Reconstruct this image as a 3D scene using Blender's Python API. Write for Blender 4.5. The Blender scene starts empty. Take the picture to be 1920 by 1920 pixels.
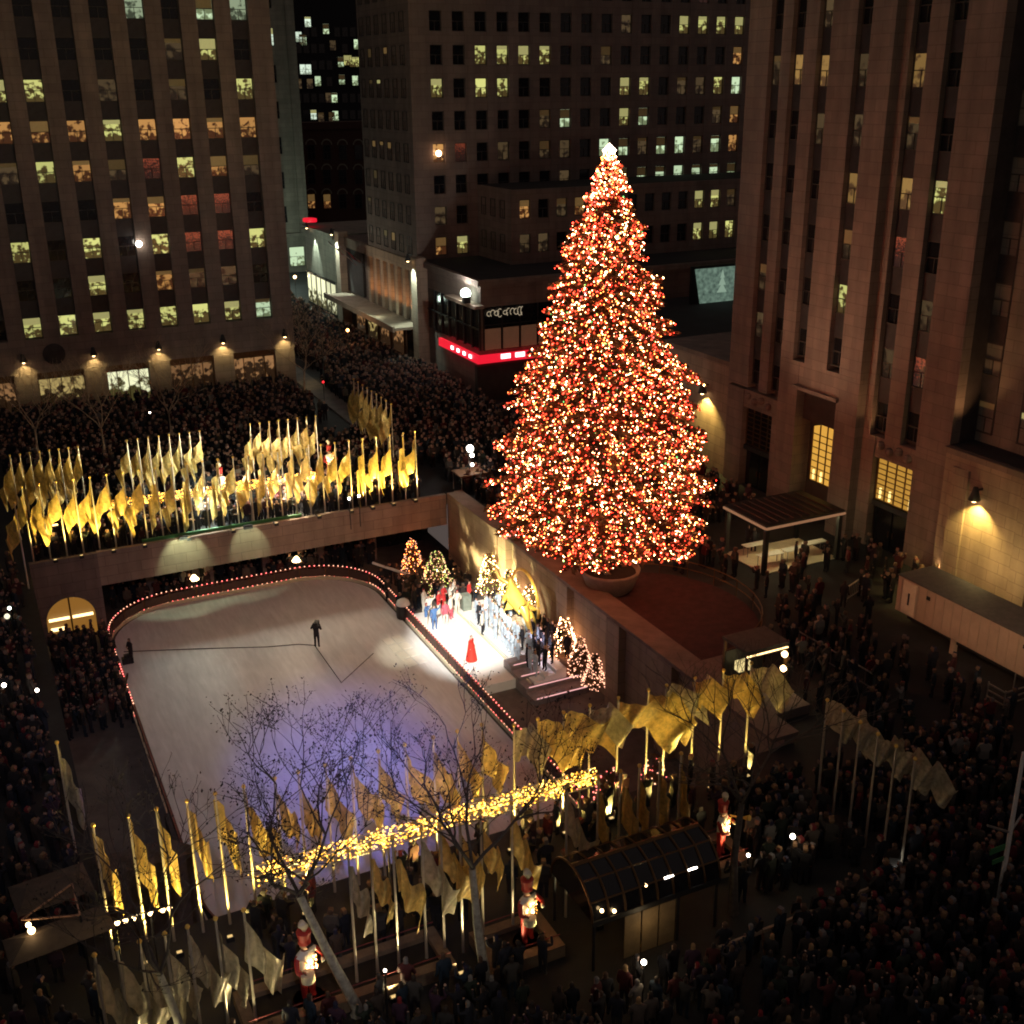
import bpy, math, random
import numpy as np
from mathutils import Vector, Matrix
random.seed(7); rng = np.random.default_rng(7)
S = bpy.context.scene; COL = S.collection
R = math.radians; PI = math.pi

# ---------------------------------------------------------------- camera, world, exposure
F, H, YAW, PITCH, ROLL = 2145.0, 29.0, R(25.7), R(20.43), R(-.52)
fwd = Vector((math.sin(YAW)*math.cos(PITCH), math.cos(YAW)*math.cos(PITCH), -math.sin(PITCH)))
rt0 = Vector((math.cos(YAW), -math.sin(YAW), 0)); up0 = rt0.cross(fwd)
rt = rt0*math.cos(ROLL)+up0*math.sin(ROLL); up = up0*math.cos(ROLL)-rt0*math.sin(ROLL)
cam = bpy.data.cameras.new("camera"); camo = bpy.data.objects.new("camera", cam); COL.objects.link(camo)
cam.sensor_width = 36; cam.lens = 36*F/1920; cam.clip_start = .5; cam.clip_end = 2000
camo.matrix_world = Matrix(((rt.x, up.x, -fwd.x, 0), (rt.y, up.y, -fwd.y, 0), (rt.z, up.z, -fwd.z, H), (0, 0, 0, 1)))
S.camera = camo

def ray(px, py): return rt*(px-960)+up*(960-py)+fwd*F
def gp(px, py, z=0.):
    d = ray(px, py); t = (z-H)/d.z; return Vector((d.x*t, d.y*t, z))
def onY(px, py, Y):
    d = ray(px, py); t = Y/d.y; return Vector((d.x*t, Y, H+d.z*t))
def onX(px, py, X):
    d = ray(px, py); t = X/d.x; return Vector((X, d.y*t, H+d.z*t))
def proj(p):
    v = Vector(p)-Vector((0, 0, H)); c = v.dot(fwd)
    return (960+F*v.dot(rt)/c, 960-F*v.dot(up)/c, c)

W = bpy.data.worlds.new("World"); S.world = W; W.use_nodes = True
wn = W.node_tree; bg = wn.nodes["Background"]
# night: the sun is far down, what is left is the city's own warm glow on the low cloud
sky = wn.nodes.new("ShaderNodeTexSky"); sky.sky_type = 'NISHITA'; sky.sun_disc = False
sky.sun_elevation = R(-4); sky.sun_rotation = R(200)
bg2 = wn.nodes.new("ShaderNodeBackground"); add = wn.nodes.new("ShaderNodeAddShader")
wn.links.new(sky.outputs[0], bg.inputs[0]); bg.inputs[1].default_value = .05
bg2.inputs[0].default_value = (1.0, .77, .69, 1); bg2.inputs[1].default_value = .082
wn.links.new(bg.outputs[0], add.inputs[0]); wn.links.new(bg2.outputs[0], add.inputs[1])
wn.links.new(add.outputs[0], wn.nodes["World Output"].inputs[0])
vs = S.view_settings; vs.view_transform = 'Standard'; vs.look = 'None'; vs.exposure = 0; vs.gamma = 1
S.render.engine = 'CYCLES'
cy = S.cycles
cy.use_denoising = True; cy.filter_width = 1.9; cy.sample_clamp_indirect = 3.0; cy.sample_clamp_direct = 0
cy.max_bounces = 5; cy.diffuse_bounces = 2; cy.glossy_bounces = 2; cy.transmission_bounces = 4; cy.transparent_max_bounces = 6
cy.caustics_reflective = False; cy.caustics_refractive = False

def lamp(name, kind, loc, energy, color, target=None, angle=None, blend=.5, radius=.15):
    l = bpy.data.lights.new(name, kind); l.energy = energy; l.color = color
    if kind in ('POINT', 'SPOT'): l.shadow_soft_size = radius
    o = bpy.data.objects.new(name, l); COL.objects.link(o); o.location = loc
    if kind == 'SPOT':
        l.spot_size = R(angle); l.spot_blend = blend
        d = Vector(target)-Vector(loc); o.rotation_euler = d.to_track_quat('-Z', 'Y').to_euler()
    return o
# show lighting of the rink and stage: follow spots on the facades round the plaza
WARM = (1, .72, .38); YEL = (1, .70, .18); MINT = (.78, 1, .82); WHITE = (1, .95, .85)
lamp("rink_floodlight", 'SPOT', (24, 4, 42), 31000, (1, .68, .32), (18, 71, -5.5), 17, 1, .4)
lamp("rink_floodlight", 'SPOT', (6, 118, 62), 3500, (1, .74, .42), (13, 66, -5.5), 15, 1, .4)
lamp("rink_floodlight", 'SPOT', (2, 2, 34), 15500, (.80, .68, .88), (12.5, 56, -5.5), 34, 1, .4)
lamp("blue_follow_spot", 'SPOT', (4, 4, 33), 125000, (.24, .25, 1), (14.6, 51.0, -5.5), 13.5, 1, .3)
lamp("blue_follow_spot", 'SPOT', (4, 4, 33), 36000, (.42, .46, 1), (15.8, 51.5, -5.5), 5.5, 1, .3)
lamp("stage_floodlight", 'SPOT', (6, 20, 31), 330000, (1, .96, .88), (26.9, 62.6, -4.6), 8.8, .6, .3)
lamp("stage_floodlight", 'SPOT', (8, 12, 33), 26000, (1, .84, .48), (24.5, 57.0, -4), 12, 1, .3)

# ---------------------------------------------------------------- materials
MATS = {}
def mat(name, col, rough=.8, metal=0., var=.25, scale=3., bump=0., spec=.5, emit=None, estr=0., sheen=0.):
    if name in MATS: return MATS[name]
    m = bpy.data.materials.new(name); m.use_nodes = True; MATS[name] = m
    nt = m.node_tree; b = nt.nodes["Principled BSDF"]
    b.inputs["Base Color"].default_value = (*col, 1); b.inputs["Roughness"].default_value = rough
    b.inputs["Metallic"].default_value = metal; b.inputs["Specular IOR Level"].default_value = spec
    if var > 0:
        tc = nt.nodes.new("ShaderNodeTexCoord"); n = nt.nodes.new("ShaderNodeTexNoise")
        n.inputs["Scale"].default_value = scale; n.inputs["Detail"].default_value = 6; n.inputs["Roughness"].default_value = .65
        nt.links.new(tc.outputs["Object"], n.inputs["Vector"])
        mr = nt.nodes.new("ShaderNodeMapRange"); mr.inputs[1].default_value = .3; mr.inputs[2].default_value = .7
        mr.inputs[3].default_value = 1-var; mr.inputs[4].default_value = 1+var
        nt.links.new(n.outputs[0], mr.inputs[0])
        mx = nt.nodes.new("ShaderNodeMix"); mx.data_type = 'RGBA'; mx.blend_type = 'MULTIPLY'; mx.inputs[0].default_value = 1
        mx.inputs[6].default_value = (*col, 1); nt.links.new(mr.outputs[0], mx.inputs[7])
        nt.links.new(mx.outputs[2], b.inputs["Base Color"])
        if bump:
            bp = nt.nodes.new("ShaderNodeBump"); bp.inputs["Strength"].default_value = bump; bp.inputs["Distance"].default_value = .05
            nt.links.new(n.outputs[0], bp.inputs["Height"]); nt.links.new(bp.outputs[0], b.inputs["Normal"])
    if emit:
        b.inputs["Emission Color"].default_value = (*emit, 1); b.inputs["Emission Strength"].default_value = estr
    return m
def glow(name, col, s, sample=True):
    if name in MATS: return MATS[name]
    m = bpy.data.materials.new(name); m.use_nodes = True; MATS[name] = m
    b = m.node_tree.nodes["Principled BSDF"]; b.inputs["Base Color"].default_value = (.02, .02, .02, 1)
    b.inputs["Emission Color"].default_value = (*col, 1); b.inputs["Emission Strength"].default_value = s
    if not sample: m.cycles.emission_sampling = 'NONE'
    return m
def room(name, hi, lo, s, scale=1.7, thr=.5):
    """lit room behind a pane: bright ceiling light, furniture and people as uneven darker shapes, different in each window"""
    if name in MATS: return MATS[name]
    m = bpy.data.materials.new(name); m.use_nodes = True; MATS[name] = m
    nt = m.node_tree; b = nt.nodes["Principled BSDF"]; L = nt.links
    tc = nt.nodes.new("ShaderNodeTexCoord"); oi = nt.nodes.new("ShaderNodeObjectInfo")
    n = nt.nodes.new("ShaderNodeTexNoise"); n.noise_dimensions = '4D'
    n.inputs["Scale"].default_value = scale; n.inputs["Detail"].default_value = 3
    mul = nt.nodes.new("ShaderNodeMath"); mul.operation = 'MULTIPLY'; mul.inputs[1].default_value = 57
    L.new(oi.outputs["Random"], mul.inputs[0]); L.new(mul.outputs[0], n.inputs["W"])
    L.new(tc.outputs["Object"], n.inputs["Vector"])
    sx = nt.nodes.new("ShaderNodeSeparateXYZ"); L.new(tc.outputs["Object"], sx.inputs[0])
    # people and desks stand in the lower half of the room
    a1 = nt.nodes.new("ShaderNodeMath"); a1.operation = 'MULTIPLY_ADD'; a1.inputs[1].default_value = .13; a1.inputs[2].default_value = -.12
    L.new(sx.outputs[2], a1.inputs[0])
    a2 = nt.nodes.new("ShaderNodeMath"); a2.operation = 'ADD'; L.new(n.outputs[0], a2.inputs[0]); L.new(a1.outputs[0], a2.inputs[1])
    cr = nt.nodes.new("ShaderNodeValToRGB")
    cr.color_ramp.elements[0].position = thr-.08; cr.color_ramp.elements[0].color = (*lo, 1)
    cr.color_ramp.elements[1].position = thr+.02; cr.color_ramp.elements[1].color = (*hi, 1)
    L.new(a2.outputs[0], cr.inputs[0])
    v = nt.nodes.new("ShaderNodeMapRange"); v.inputs[3].default_value = .7*s; v.inputs[4].default_value = 1.15*s
    L.new(oi.outputs["Random"], v.inputs[0])
    b.inputs["Base Color"].default_value = (.03, .03, .03, 1); b.inputs["Roughness"].default_value = .15
    L.new(cr.outputs[0], b.inputs["Emission Color"]); L.new(v.outputs[0], b.inputs["Emission Strength"])
    return m

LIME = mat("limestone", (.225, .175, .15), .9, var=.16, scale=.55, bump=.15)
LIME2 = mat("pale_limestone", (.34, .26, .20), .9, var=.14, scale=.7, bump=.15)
LIMEG = mat("grey_limestone", (.24, .22, .18), .9, var=.15, scale=.5, bump=.15)
TOWERST = mat("tower_limestone", (.20, .155, .135), .9, var=.14, scale=.4, bump=.1)
DARKST = mat("dark_stone", (.045, .035, .035), .9, var=.3, scale=1)
SPAND = mat("spandrel_metal", (.035, .032, .036), .5, var=.3, scale=2)
ROOFM = mat("roof_tar", (.02, .02, .024), .9, var=.3, scale=.6)
GLASS = mat("dark_glass", (.012, .013, .017), .12, var=.3, scale=.5)
FRAME = mat("window_frame", (.05, .045, .04), .6, var=0)
BRICK = mat("dark_brick", (.06, .024, .02), .9, var=.3, scale=3)
BRONZE = mat("bronze", (.16, .09, .04), .4, .8, var=.2)
STEEL = mat("steel", (.35, .34, .32), .4, .6, var=.15)
WHITEP = mat("white_paint", (.72, .72, .68), .5, var=.08)
POLEM = mat("flagpole_aluminium", (.62, .56, .44), .35, .5, var=.1)
BLACK = mat("black_metal", (.015, .015, .017), .5, var=.2)
WOOD = mat("timber", (.20, .10, .05), .7, var=.3, scale=4)
SNOWW = mat("stage_white", (.8, .79, .76), .6, var=.05)
GOLDST = mat("gilded_bronze", (.9, .62, .14), .3, .35, var=.12, scale=3)
FLAGG = mat("gold_lame_cloth", (.66, .49, .17), .30, .30, var=.4, scale=5, bump=.6)
FLAGS = mat("silver_lame_cloth", (.46, .42, .30), .30, .30, var=.4, scale=5, bump=.6)
for m_ in (FLAGG, FLAGS):                                  # thin cloth lets part of the light through
    nt = m_.node_tree; tr_ = nt.nodes.new("ShaderNodeBsdfTranslucent"); mxs = nt.nodes.new("ShaderNodeMixShader"); mxs.inputs[0].default_value = .28
    pb = nt.nodes["Principled BSDF"]; nt.links.new(pb.inputs["Base Color"].links[0].from_socket, tr_.inputs[0])
    nt.links.new(pb.outputs[0], mxs.inputs[1]); nt.links.new(tr_.outputs[0], mxs.inputs[2]); nt.links.new(mxs.outputs[0], nt.nodes["Material Output"].inputs[0])
BARK = mat("pale_bark", (.36, .34, .27), .9, var=.4, scale=5, bump=.4)
DBARK = mat("dark_bark", (.06, .05, .04), .9, var=.4, scale=5)
LEAFD = mat("dry_leaves", (.035, .026, .018), .9, var=.4)
NEEDLE = mat("spruce_needles", (.115, .075, .035), .85, var=.5, scale=2)
RED = mat("red_paint", (.42, .03, .025), .5, var=.1)
CREAM = mat("cream_paint", (.72, .64, .46), .6, var=.1)
GREENP = mat("green_paint", (.04, .17, .06), .6, var=.1)
CARPET = mat("red_carpet", (.055, .02, .022), .95, var=.3, scale=2)
SKIN = mat("skin", (.40, .23, .16), .6, var=.1); HAIR = mat("hair", (.03, .02, .015), .7, var=.2)

WIN_Y = room("lit_office_yellow", (.78, .78, .25), (.09, .06, .018), .84, 2.2, .55)
WIN_O = room("lit_office_orange", (.78, .38, .11), (.09, .03, .01), .68, 2.0, .52)
WIN_D = room("dim_office", (.10, .065, .03), (.02, .012, .007), .7)
WIN_R = room("painted_tree_reflection", (.42, .085, .04), (.035, .015, .012), .6, 9., .60)  # the tree's red reflection, painted into the pane as a dim glow
WIN_M = room("lit_office_mint", (.62, .80, .50), (.16, .2, .1), 1.0)
WIN_P = room("lit_office_pale", (.75, .90, .72), (.3, .36, .26), 1.0)
SHOP = room("shop_interior", (.75, .55, .2), (.035, .02, .008), .6, 1.6, .70)
SHOPG = room("shop_interior_bright", (1, 1, .62), (.06, .05, .015), 1.1, 1.5, .64)
SHOPO = room("shop_interior_dim", (.40, .20, .08), (.03, .014, .006), .7, 2.2, .72)
LATT = room("lattice_glow", (.72, .36, .055), (.42, .19, .03), .9, .5)
WIN_Q = room("tan_blind_office", (.30, .17, .05), (.10, .05, .02), .9)
WIN_W = room("dim_mint_office", (.26, .32, .20), (.04, .05, .03), .9)
WINMAT = {'q': WIN_Q, 'w': WIN_W, 'y': WIN_Y, 'o': WIN_O, 'd': WIN_D, 'r': WIN_R, 'm': WIN_M, 'p': WIN_P}

def courses(m, bw, bh, depth=.12):
    """faint block courses: each ashlar a slightly different tone, joints a touch darker"""
    nt = m.node_tree; b = nt.nodes["Principled BSDF"]; L = nt.links
    src = b.inputs["Base Color"].links[0].from_socket
    tc = nt.nodes.new("ShaderNodeTexCoord"); sx = nt.nodes.new("ShaderNodeSeparateXYZ"); L.new(tc.outputs["Object"], sx.inputs[0])
    a = nt.nodes.new("ShaderNodeMath"); a.operation = 'ADD'; L.new(sx.outputs[0], a.inputs[0]); L.new(sx.outputs[1], a.inputs[1])
    cx = nt.nodes.new("ShaderNodeCombineXYZ"); L.new(a.outputs[0], cx.inputs[0]); L.new(sx.outputs[2], cx.inputs[1])
    bk = nt.nodes.new("ShaderNodeTexBrick"); L.new(cx.outputs[0], bk.inputs["Vector"])
    bk.inputs["Scale"].default_value = 1; bk.inputs["Brick Width"].default_value = bw; bk.inputs["Row Height"].default_value = bh
    bk.inputs["Mortar Size"].default_value = .02; bk.inputs["Color1"].default_value = (1.06,1.05,1.04,1); bk.inputs["Color2"].default_value = (1-depth,1-depth,1-depth,1); bk.inputs["Mortar"].default_value = (.66,.64,.62,1)
    st = nt.nodes.new("ShaderNodeTexNoise"); mp = nt.nodes.new("ShaderNodeMapping"); mp.inputs["Scale"].default_value = (.9,.9,.06)
    L.new(tc.outputs["Object"], mp.inputs[0]); L.new(mp.outputs[0], st.inputs["Vector"]); st.inputs["Scale"].default_value = 1.3; st.inputs["Detail"].default_value = 5
    mr = nt.nodes.new("ShaderNodeMapRange"); mr.inputs[1].default_value = .3; mr.inputs[2].default_value = .75; mr.inputs[3].default_value = .78; mr.inputs[4].default_value = 1.12; L.new(st.outputs[0], mr.inputs[0])
    m1 = nt.nodes.new("ShaderNodeMix"); m1.data_type = 'RGBA'; m1.blend_type = 'MULTIPLY'; m1.inputs[0].default_value = 1; L.new(src, m1.inputs[6]); L.new(bk.outputs["Color"], m1.inputs[7])
    m2 = nt.nodes.new("ShaderNodeMix"); m2.data_type = 'RGBA'; m2.blend_type = 'MULTIPLY'; m2.inputs[0].default_value = 1; L.new(m1.outputs[2], m2.inputs[6]); L.new(mr.outputs[0], m2.inputs[7])
    L.new(m2.outputs[2], b.inputs["Base Color"])
for m_ in (LIME, LIME2, LIMEG, TOWERST): courses(m_, 1.5, .72)

# ---------------------------------------------------------------- mesh helpers
class MB:
    def __init__(s): s.v = []; s.f = []; s.m = []
    def add(s, vs, fs, mi=0):
        o = len(s.v); s.v.extend([tuple(p) for p in vs]); s.f.extend([tuple(i+o for i in f) for f in fs]); s.m.extend([mi]*len(fs)); return s
    def box(s, x0, x1, y0, y1, z0, z1, mi=0):
        return s.add([(x0,y0,z0),(x1,y0,z0),(x1,y1,z0),(x0,y1,z0),(x0,y0,z1),(x1,y0,z1),(x1,y1,z1),(x0,y1,z1)],
                     [(0,3,2,1),(4,5,6,7),(0,1,5,4),(1,2,6,5),(2,3,7,6),(3,0,4,7)], mi)
    def bar(s, a, b, w, h=None, mi=0):
        a, b = Vector(a), Vector(b); h = h or w; d = (b-a).normalized()
        u = d.cross(Vector((0,0,1))); u = Vector((1,0,0)) if u.length < 1e-4 else u.normalized(); v = u.cross(d)
        P = [p+u*sx*w/2+v*sy*h/2 for p in (a, b) for sx, sy in ((-1,-1),(1,-1),(1,1),(-1,1))]
        return s.add(P, [(0,1,2,3),(7,6,5,4),(0,4,5,1),(1,5,6,2),(2,6,7,3),(3,7,4,0)], mi)
    def tube(s, pts, rad, n=6, mi=0, cap=True):
        pts = [Vector(p) for p in pts]; rad = rad if isinstance(rad, (list, tuple)) else [rad]*len(pts); V = []; Fs = []
        for i, p in enumerate(pts):
            d = (pts[min(i+1, len(pts)-1)]-pts[max(i-1, 0)]).normalized()
            u = d.cross(Vector((0,0,1))); u = Vector((1,0,0)) if u.length < 1e-3 else u.normalized(); v = u.cross(d)
            V += [p+(u*math.cos(2*PI*k/n)+v*math.sin(2*PI*k/n))*rad[i] for k in range(n)]
        for i in range(len(pts)-1):
            Fs += [(i*n+k, i*n+(k+1)%n, (i+1)*n+(k+1)%n, (i+1)*n+k) for k in range(n)]
        if cap: Fs += [tuple(range(n-1, -1, -1)), tuple(range((len(pts)-1)*n, len(pts)*n))]
        return s.add(V, Fs, mi)
    def lathe(s, prof, n=16, c=(0,0,0), mi=0):
        V = []; Fs = []
        for r, z in prof: V += [(c[0]+r*math.cos(2*PI*k/n), c[1]+r*math.sin(2*PI*k/n), c[2]+z) for k in range(n)]
        for i in range(len(prof)-1): Fs += [(i*n+k, i*n+(k+1)%n, (i+1)*n+(k+1)%n, (i+1)*n+k) for k in range(n)]
        return s.add(V, Fs, mi)
    def poly(s, pts, z0, z1, mi=0):
        n = len(pts)
        return s.add([(p[0], p[1], z0) for p in pts]+[(p[0], p[1], z1) for p in pts],
                     [tuple(range(n-1,-1,-1)), tuple(range(n, 2*n))]+[(i, (i+1)%n, n+(i+1)%n, n+i) for i in range(n)], mi)
    def quad(s, a, b, c, d, mi=0): return s.add([a, b, c, d], [(0,1,2,3)], mi)
    def octa(s, p, r, mi=0):
        x, y, z = p
        return s.add([(x+r,y,z),(x-r,y,z),(x,y+r,z),(x,y-r,z),(x,y,z+r),(x,y,z-r)],
                     [(0,2,4),(2,1,4),(1,3,4),(3,0,4),(2,0,5),(1,2,5),(3,1,5),(0,3,5)], mi)
    def ball(s, c, r, mi=0, n=10, sz=1.):
        k = max(4, n//2)
        return s.lathe([(max(1e-3, r*math.sin(PI*i/k)), -r*sz*math.cos(PI*i/k)) for i in range(k+1)], n, c, mi)
    def mesh(s, name, mats, smooth=False):
        me = bpy.data.meshes.new(name); me.from_pydata([tuple(p) for p in s.v], [], s.f)
        for m in (mats if isinstance(mats, (list, tuple)) else [mats]): me.materials.append(m)
        if len(me.materials) > 1: me.polygons.foreach_set("material_index", s.m)
        if smooth: me.polygons.foreach_set("use_smooth", [True]*len(s.f))
        me.update(); return me
    def build(s, name, mats, parent=None, loc=(0,0,0), rz=0, smooth=False):
        return obj(name, s.mesh(name, mats, smooth), parent, loc, rz)
def obj(name, me, parent=None, loc=(0,0,0), rz=0):
    o = bpy.data.objects.new(name, me); COL.objects.link(o); o.location = loc; o.rotation_euler = (0, 0, rz)
    if parent: o.parent = parent
    return o
def npmesh(name, V, Fc, mats, midx=None, smooth=False, colors=None):
    """V (n,3), Fc (m,k) numpy arrays -> mesh"""
    me = bpy.data.meshes.new(name); k = Fc.shape[1]
    me.vertices.add(len(V)); me.vertices.foreach_set("co", np.ascontiguousarray(V, dtype=np.float32).ravel())
    me.loops.add(Fc.size); me.loops.foreach_set("vertex_index", Fc.astype(np.int32).ravel())
    me.polygons.add(len(Fc)); me.polygons.foreach_set("loop_start", np.arange(0, Fc.size, k, dtype=np.int32))
    me.polygons.foreach_set("loop_total", np.full(len(Fc), k, dtype=np.int32))
    for m in (mats if isinstance(mats, (list, tuple)) else [mats]): me.materials.append(m)
    if midx is not None: me.polygons.foreach_set("material_index", np.asarray(midx, dtype=np.int32))
    if smooth: me.polygons.foreach_set("use_smooth", np.ones(len(Fc), dtype=bool))
    if colors is not None:
        a = me.attributes.new("tint", 'FLOAT_COLOR', 'POINT'); a.data.foreach_set("color", np.asarray(colors, dtype=np.float32).ravel())
    me.update(calc_edges=True); me.validate(); return me
def thing(name, label, cat, loc=(0,0,0), rz=0, group=None):
    o = bpy.data.objects.new(name, None); COL.objects.link(o); o.location = loc; o.rotation_euler = (0, 0, rz)
    o.empty_display_size = .3; return tag(o, label, cat, group)
def tag(o, label, cat, group=None):
    o['label'] = label; o['category'] = cat
    if group: o['group'] = group
    return o
def struct(name, mb, m, smooth=False):
    o = mb.build(name, m, smooth=smooth); o['kind'] = 'structure'; return o
def stuff(o): o['kind'] = 'stuff'; return o
def dup(root, loc, rz=0, label=None, group=None):
    r = root.copy(); COL.objects.link(r); r.location = loc; r.rotation_euler = (0, 0, rz)
    if label: r['label'] = label
    if group: r['group'] = group
    for ch in root.children:
        if ch.type == 'LIGHT': continue
        c = ch.copy(); COL.objects.link(c); c.parent = r
        for g in ch.children: d = g.copy(); COL.objects.link(d); d.parent = c
    return r
ORD = "first second third fourth fifth sixth seventh eighth ninth tenth eleventh twelfth thirteenth fourteenth fifteenth sixteenth seventeenth eighteenth nineteenth twentieth".split()
ORD += ["twenty-"+w for w in ORD[:9]]+["thirtieth"]
def nth(i): return ORD[i]
OCT_V = np.array([(1,0,0),(-1,0,0),(0,1,0),(0,-1,0),(0,0,1),(0,0,-1)], float)
OCT_F = np.array([(0,2,4),(2,1,4),(1,3,4),(3,0,4),(2,0,5),(1,2,5),(3,1,5),(0,3,5)])
def bulbs(name, P, r, mats, midx, parent=None):
    P = np.asarray(P, float); n = len(P); r = np.broadcast_to(np.asarray(r, float), (n,))
    V = (P[:,None,:]+OCT_V[None]*r[:,None,None]).reshape(-1, 3)
    Fc = (OCT_F[None]+6*np.arange(n)[:,None,None]).reshape(-1, 3)
    return stuff(obj(name, npmesh(name, V, Fc, mats, np.repeat(midx, 8)), parent))
B_WW = glow("bulb_warm_white", (1, .50, .22), 26); B_AM = glow("bulb_amber", (1, .22, .045), 16)
B_RED = glow("bulb_red", (1, .04, .02), 15); B_HALO = glow("bulb_halo_red", (.95, .10, .035), 1.15)  # the dim deep red ones stand in for the glow between bulbs
B_PK = glow("bulb_pink", (1, .16, .14), 5); B_GR = glow("bulb_green", (.16, .9, .22), 2.2)
B_GOLD = glow("bulb_gold", (1, .42, .035), 4.2); B_SOFT = glow("bulb_soft_pink", (1, .46, .28), 3.2)
LWHITE = glow("lamp_white", (1, .9, .75), 14); LWARM = glow("lamp_warm", (1, .66, .3), 10)
LTUBE = glow("lamp_tube_warm", (1, .66, .28), 3.5); LREDN = glow("red_sign_light", (.8, .010, .03), 1.1)
LMINT = glow("lamp_mint_white", (.8, 1, .85), 12)

# ---------------------------------------------------------------- the setting
ASPH = mat("dark_paving", (.021, .021, .022), .8, var=.35, scale=.8, bump=.1)
PITF = mat("pit_paving", (.12, .10, .09), .8, var=.3, scale=1)
ICE = mat("ice", (.72, .72, .72), .45, var=.07, scale=.35, spec=.25)
ROADM = mat("asphalt", (.028, .028, .032), .85, var=.3, scale=1.5)
PX0, PX1, PY0, PY1, PZ = 1.4, 32.0, 36.2, 75.3, -5.6      # the sunken plaza
g = MB(); BX = (-160, 260); BY = (-40, 420)
for a in ((BX[0], PX0, BY[0], BY[1]), (PX1, BX[1], BY[0], BY[1]), (PX0, PX1, BY[0], PY0), (PX0, PX1, 82.0, BY[1])):
    g.quad((a[0],a[2],0),(a[1],a[2],0),(a[1],a[3],0),(a[0],a[3],0))
g.box(PX0, PX1, PY1, 82.0, -.55, 0)        # street slab over the arcade
struct("ground", g, ASPH)
g = MB().quad((30.6,108,.004),(44.0,108,.004),(44.0,300,.004),(30.6,300,.004)); struct("street", g, ROADM)
g = MB(); g.poly([(30.6,96.5),(32.6,96.5),(32.6,160),(30.6,160)], 0, .13); g.poly([(42.6,116),(44.4,116),(44.4,160),(42.6,160)], 0, .13)
struct("kerb", g, PITF)
g = MB().quad((PX0,PY0,PZ),(PX1,PY0,PZ),(PX1,83,PZ),(PX0,83,PZ)); struct("pit_floor", g, PITF)
IX0, IX1, IY0, IY1, IR = 5.7, 24.1, 38.6, 77.4, 5.0
def rrect(x0, x1, y0, y1, r, n=10):
    P = []
    for cx_, cy_, a0 in ((x1-r,y1-r,0),(x0+r,y1-r,90),(x0+r,y0+r,180),(x1-r,y0+r,270)):
        P += [(cx_+r*math.cos(R(a0+90*k/n)), cy_+r*math.sin(R(a0+90*k/n))) for k in range(n+1)]
    return P
ic = MB(); P = rrect(IX0, IX1, IY0, IY1, IR); ic.add([(x,y,PZ+.1) for x,y in P]+[(x,y,PZ) for x,y in P],
    [tuple(range(len(P)))]+[(i,(i+1)%len(P),len(P)+(i+1)%len(P),len(P)+i) for i in range(len(P))])
struct("ice_rink", ic, ICE)
nt = ICE.node_tree; pb = nt.nodes["Principled BSDF"]; L_ = nt.links                # skate scratches and swept snow
tc = nt.nodes.new("ShaderNodeTexCoord"); prev = pb.inputs["Base Color"].links[0].from_socket
for ang, sc_, amt in ((24, (2.2,.3,1), .05), (80, (1.6,.35,1), .05), (135, (2.6,.25,1), .05)):
    mp = nt.nodes.new("ShaderNodeMapping"); mp.inputs["Rotation"].default_value = (0,0,R(ang)); mp.inputs["Scale"].default_value = sc_; L_.new(tc.outputs["Object"], mp.inputs[0])
    nz = nt.nodes.new("ShaderNodeTexNoise"); nz.inputs["Scale"].default_value = 1.1; nz.inputs["Detail"].default_value = 7; nz.inputs["Distortion"].default_value = 1.2; L_.new(mp.outputs[0], nz.inputs["Vector"])
    mr = nt.nodes.new("ShaderNodeMapRange"); mr.inputs[1].default_value = .38; mr.inputs[2].default_value = .62; mr.inputs[3].default_value = 1-amt; mr.inputs[4].default_value = 1+amt*.6; L_.new(nz.outputs[0], mr.inputs[0])
    mx = nt.nodes.new("ShaderNodeMix"); mx.data_type = 'RGBA'; mx.blend_type = 'MULTIPLY'; mx.inputs[0].default_value = 1; L_.new(prev, mx.inputs[6]); L_.new(mr.outputs[0], mx.inputs[7]); prev = mx.outputs[2]
L_.new(prev, pb.inputs["Base Color"]); r2 = nt.nodes.new("ShaderNodeMapRange"); r2.inputs[3].default_value = .25; r2.inputs[4].default_value = .6; L_.new(nz.outputs[0], r2.inputs[0]); L_.new(r2.outputs[0], pb.inputs["Roughness"])
# retaining walls of the sunken plaza, arcade under the far side
w = MB(); w.box(PX0-.4, PX0, PY0-.4, 83, PZ, -.002); w.box(PX0, PX1, PY0-.4, PY0, PZ, -.003); w.box(PX0, PX1, 82.6, 83, PZ, -.56)
struct("retaining_wall", w, DARKST)
fw = thing("arcade_front", "long plain limestone wall band above the dark arcade at the far end of the rink", "wall", (16, 75.3, 0))
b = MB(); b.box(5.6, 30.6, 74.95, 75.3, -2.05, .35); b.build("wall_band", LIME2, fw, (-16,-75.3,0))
b = MB(); b.box(1.42, 5.6, 74.9, 75.3, -2.0, .3); n = 14; cx, rr, zb = 3.45, 1.55, -4.0
for k in range(n):                                         # wall round the arched window
    a0, a1 = PI*k/n, PI*(k+1)/n; xa, za = cx+rr*math.cos(a0), zb+rr*math.sin(a0); xb, zc = cx+rr*math.cos(a1), zb+rr*math.sin(a1)
    b.add([(xa,74.9,za),(xb,74.9,zc),(xb,74.9,-2),(xa,74.9,-2),(xa,75.3,za),(xb,75.3,zc)], [(0,1,2,3),(0,4,5,1)])
b.box(1.42, cx-rr, 74.9, 75.3, PZ, -2.0); b.box(cx+rr, 5.6, 74.9, 75.3, PZ, -2.0)
b.build("arched_wall", LIME, fw, (-16,-75.3,0))
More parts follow.
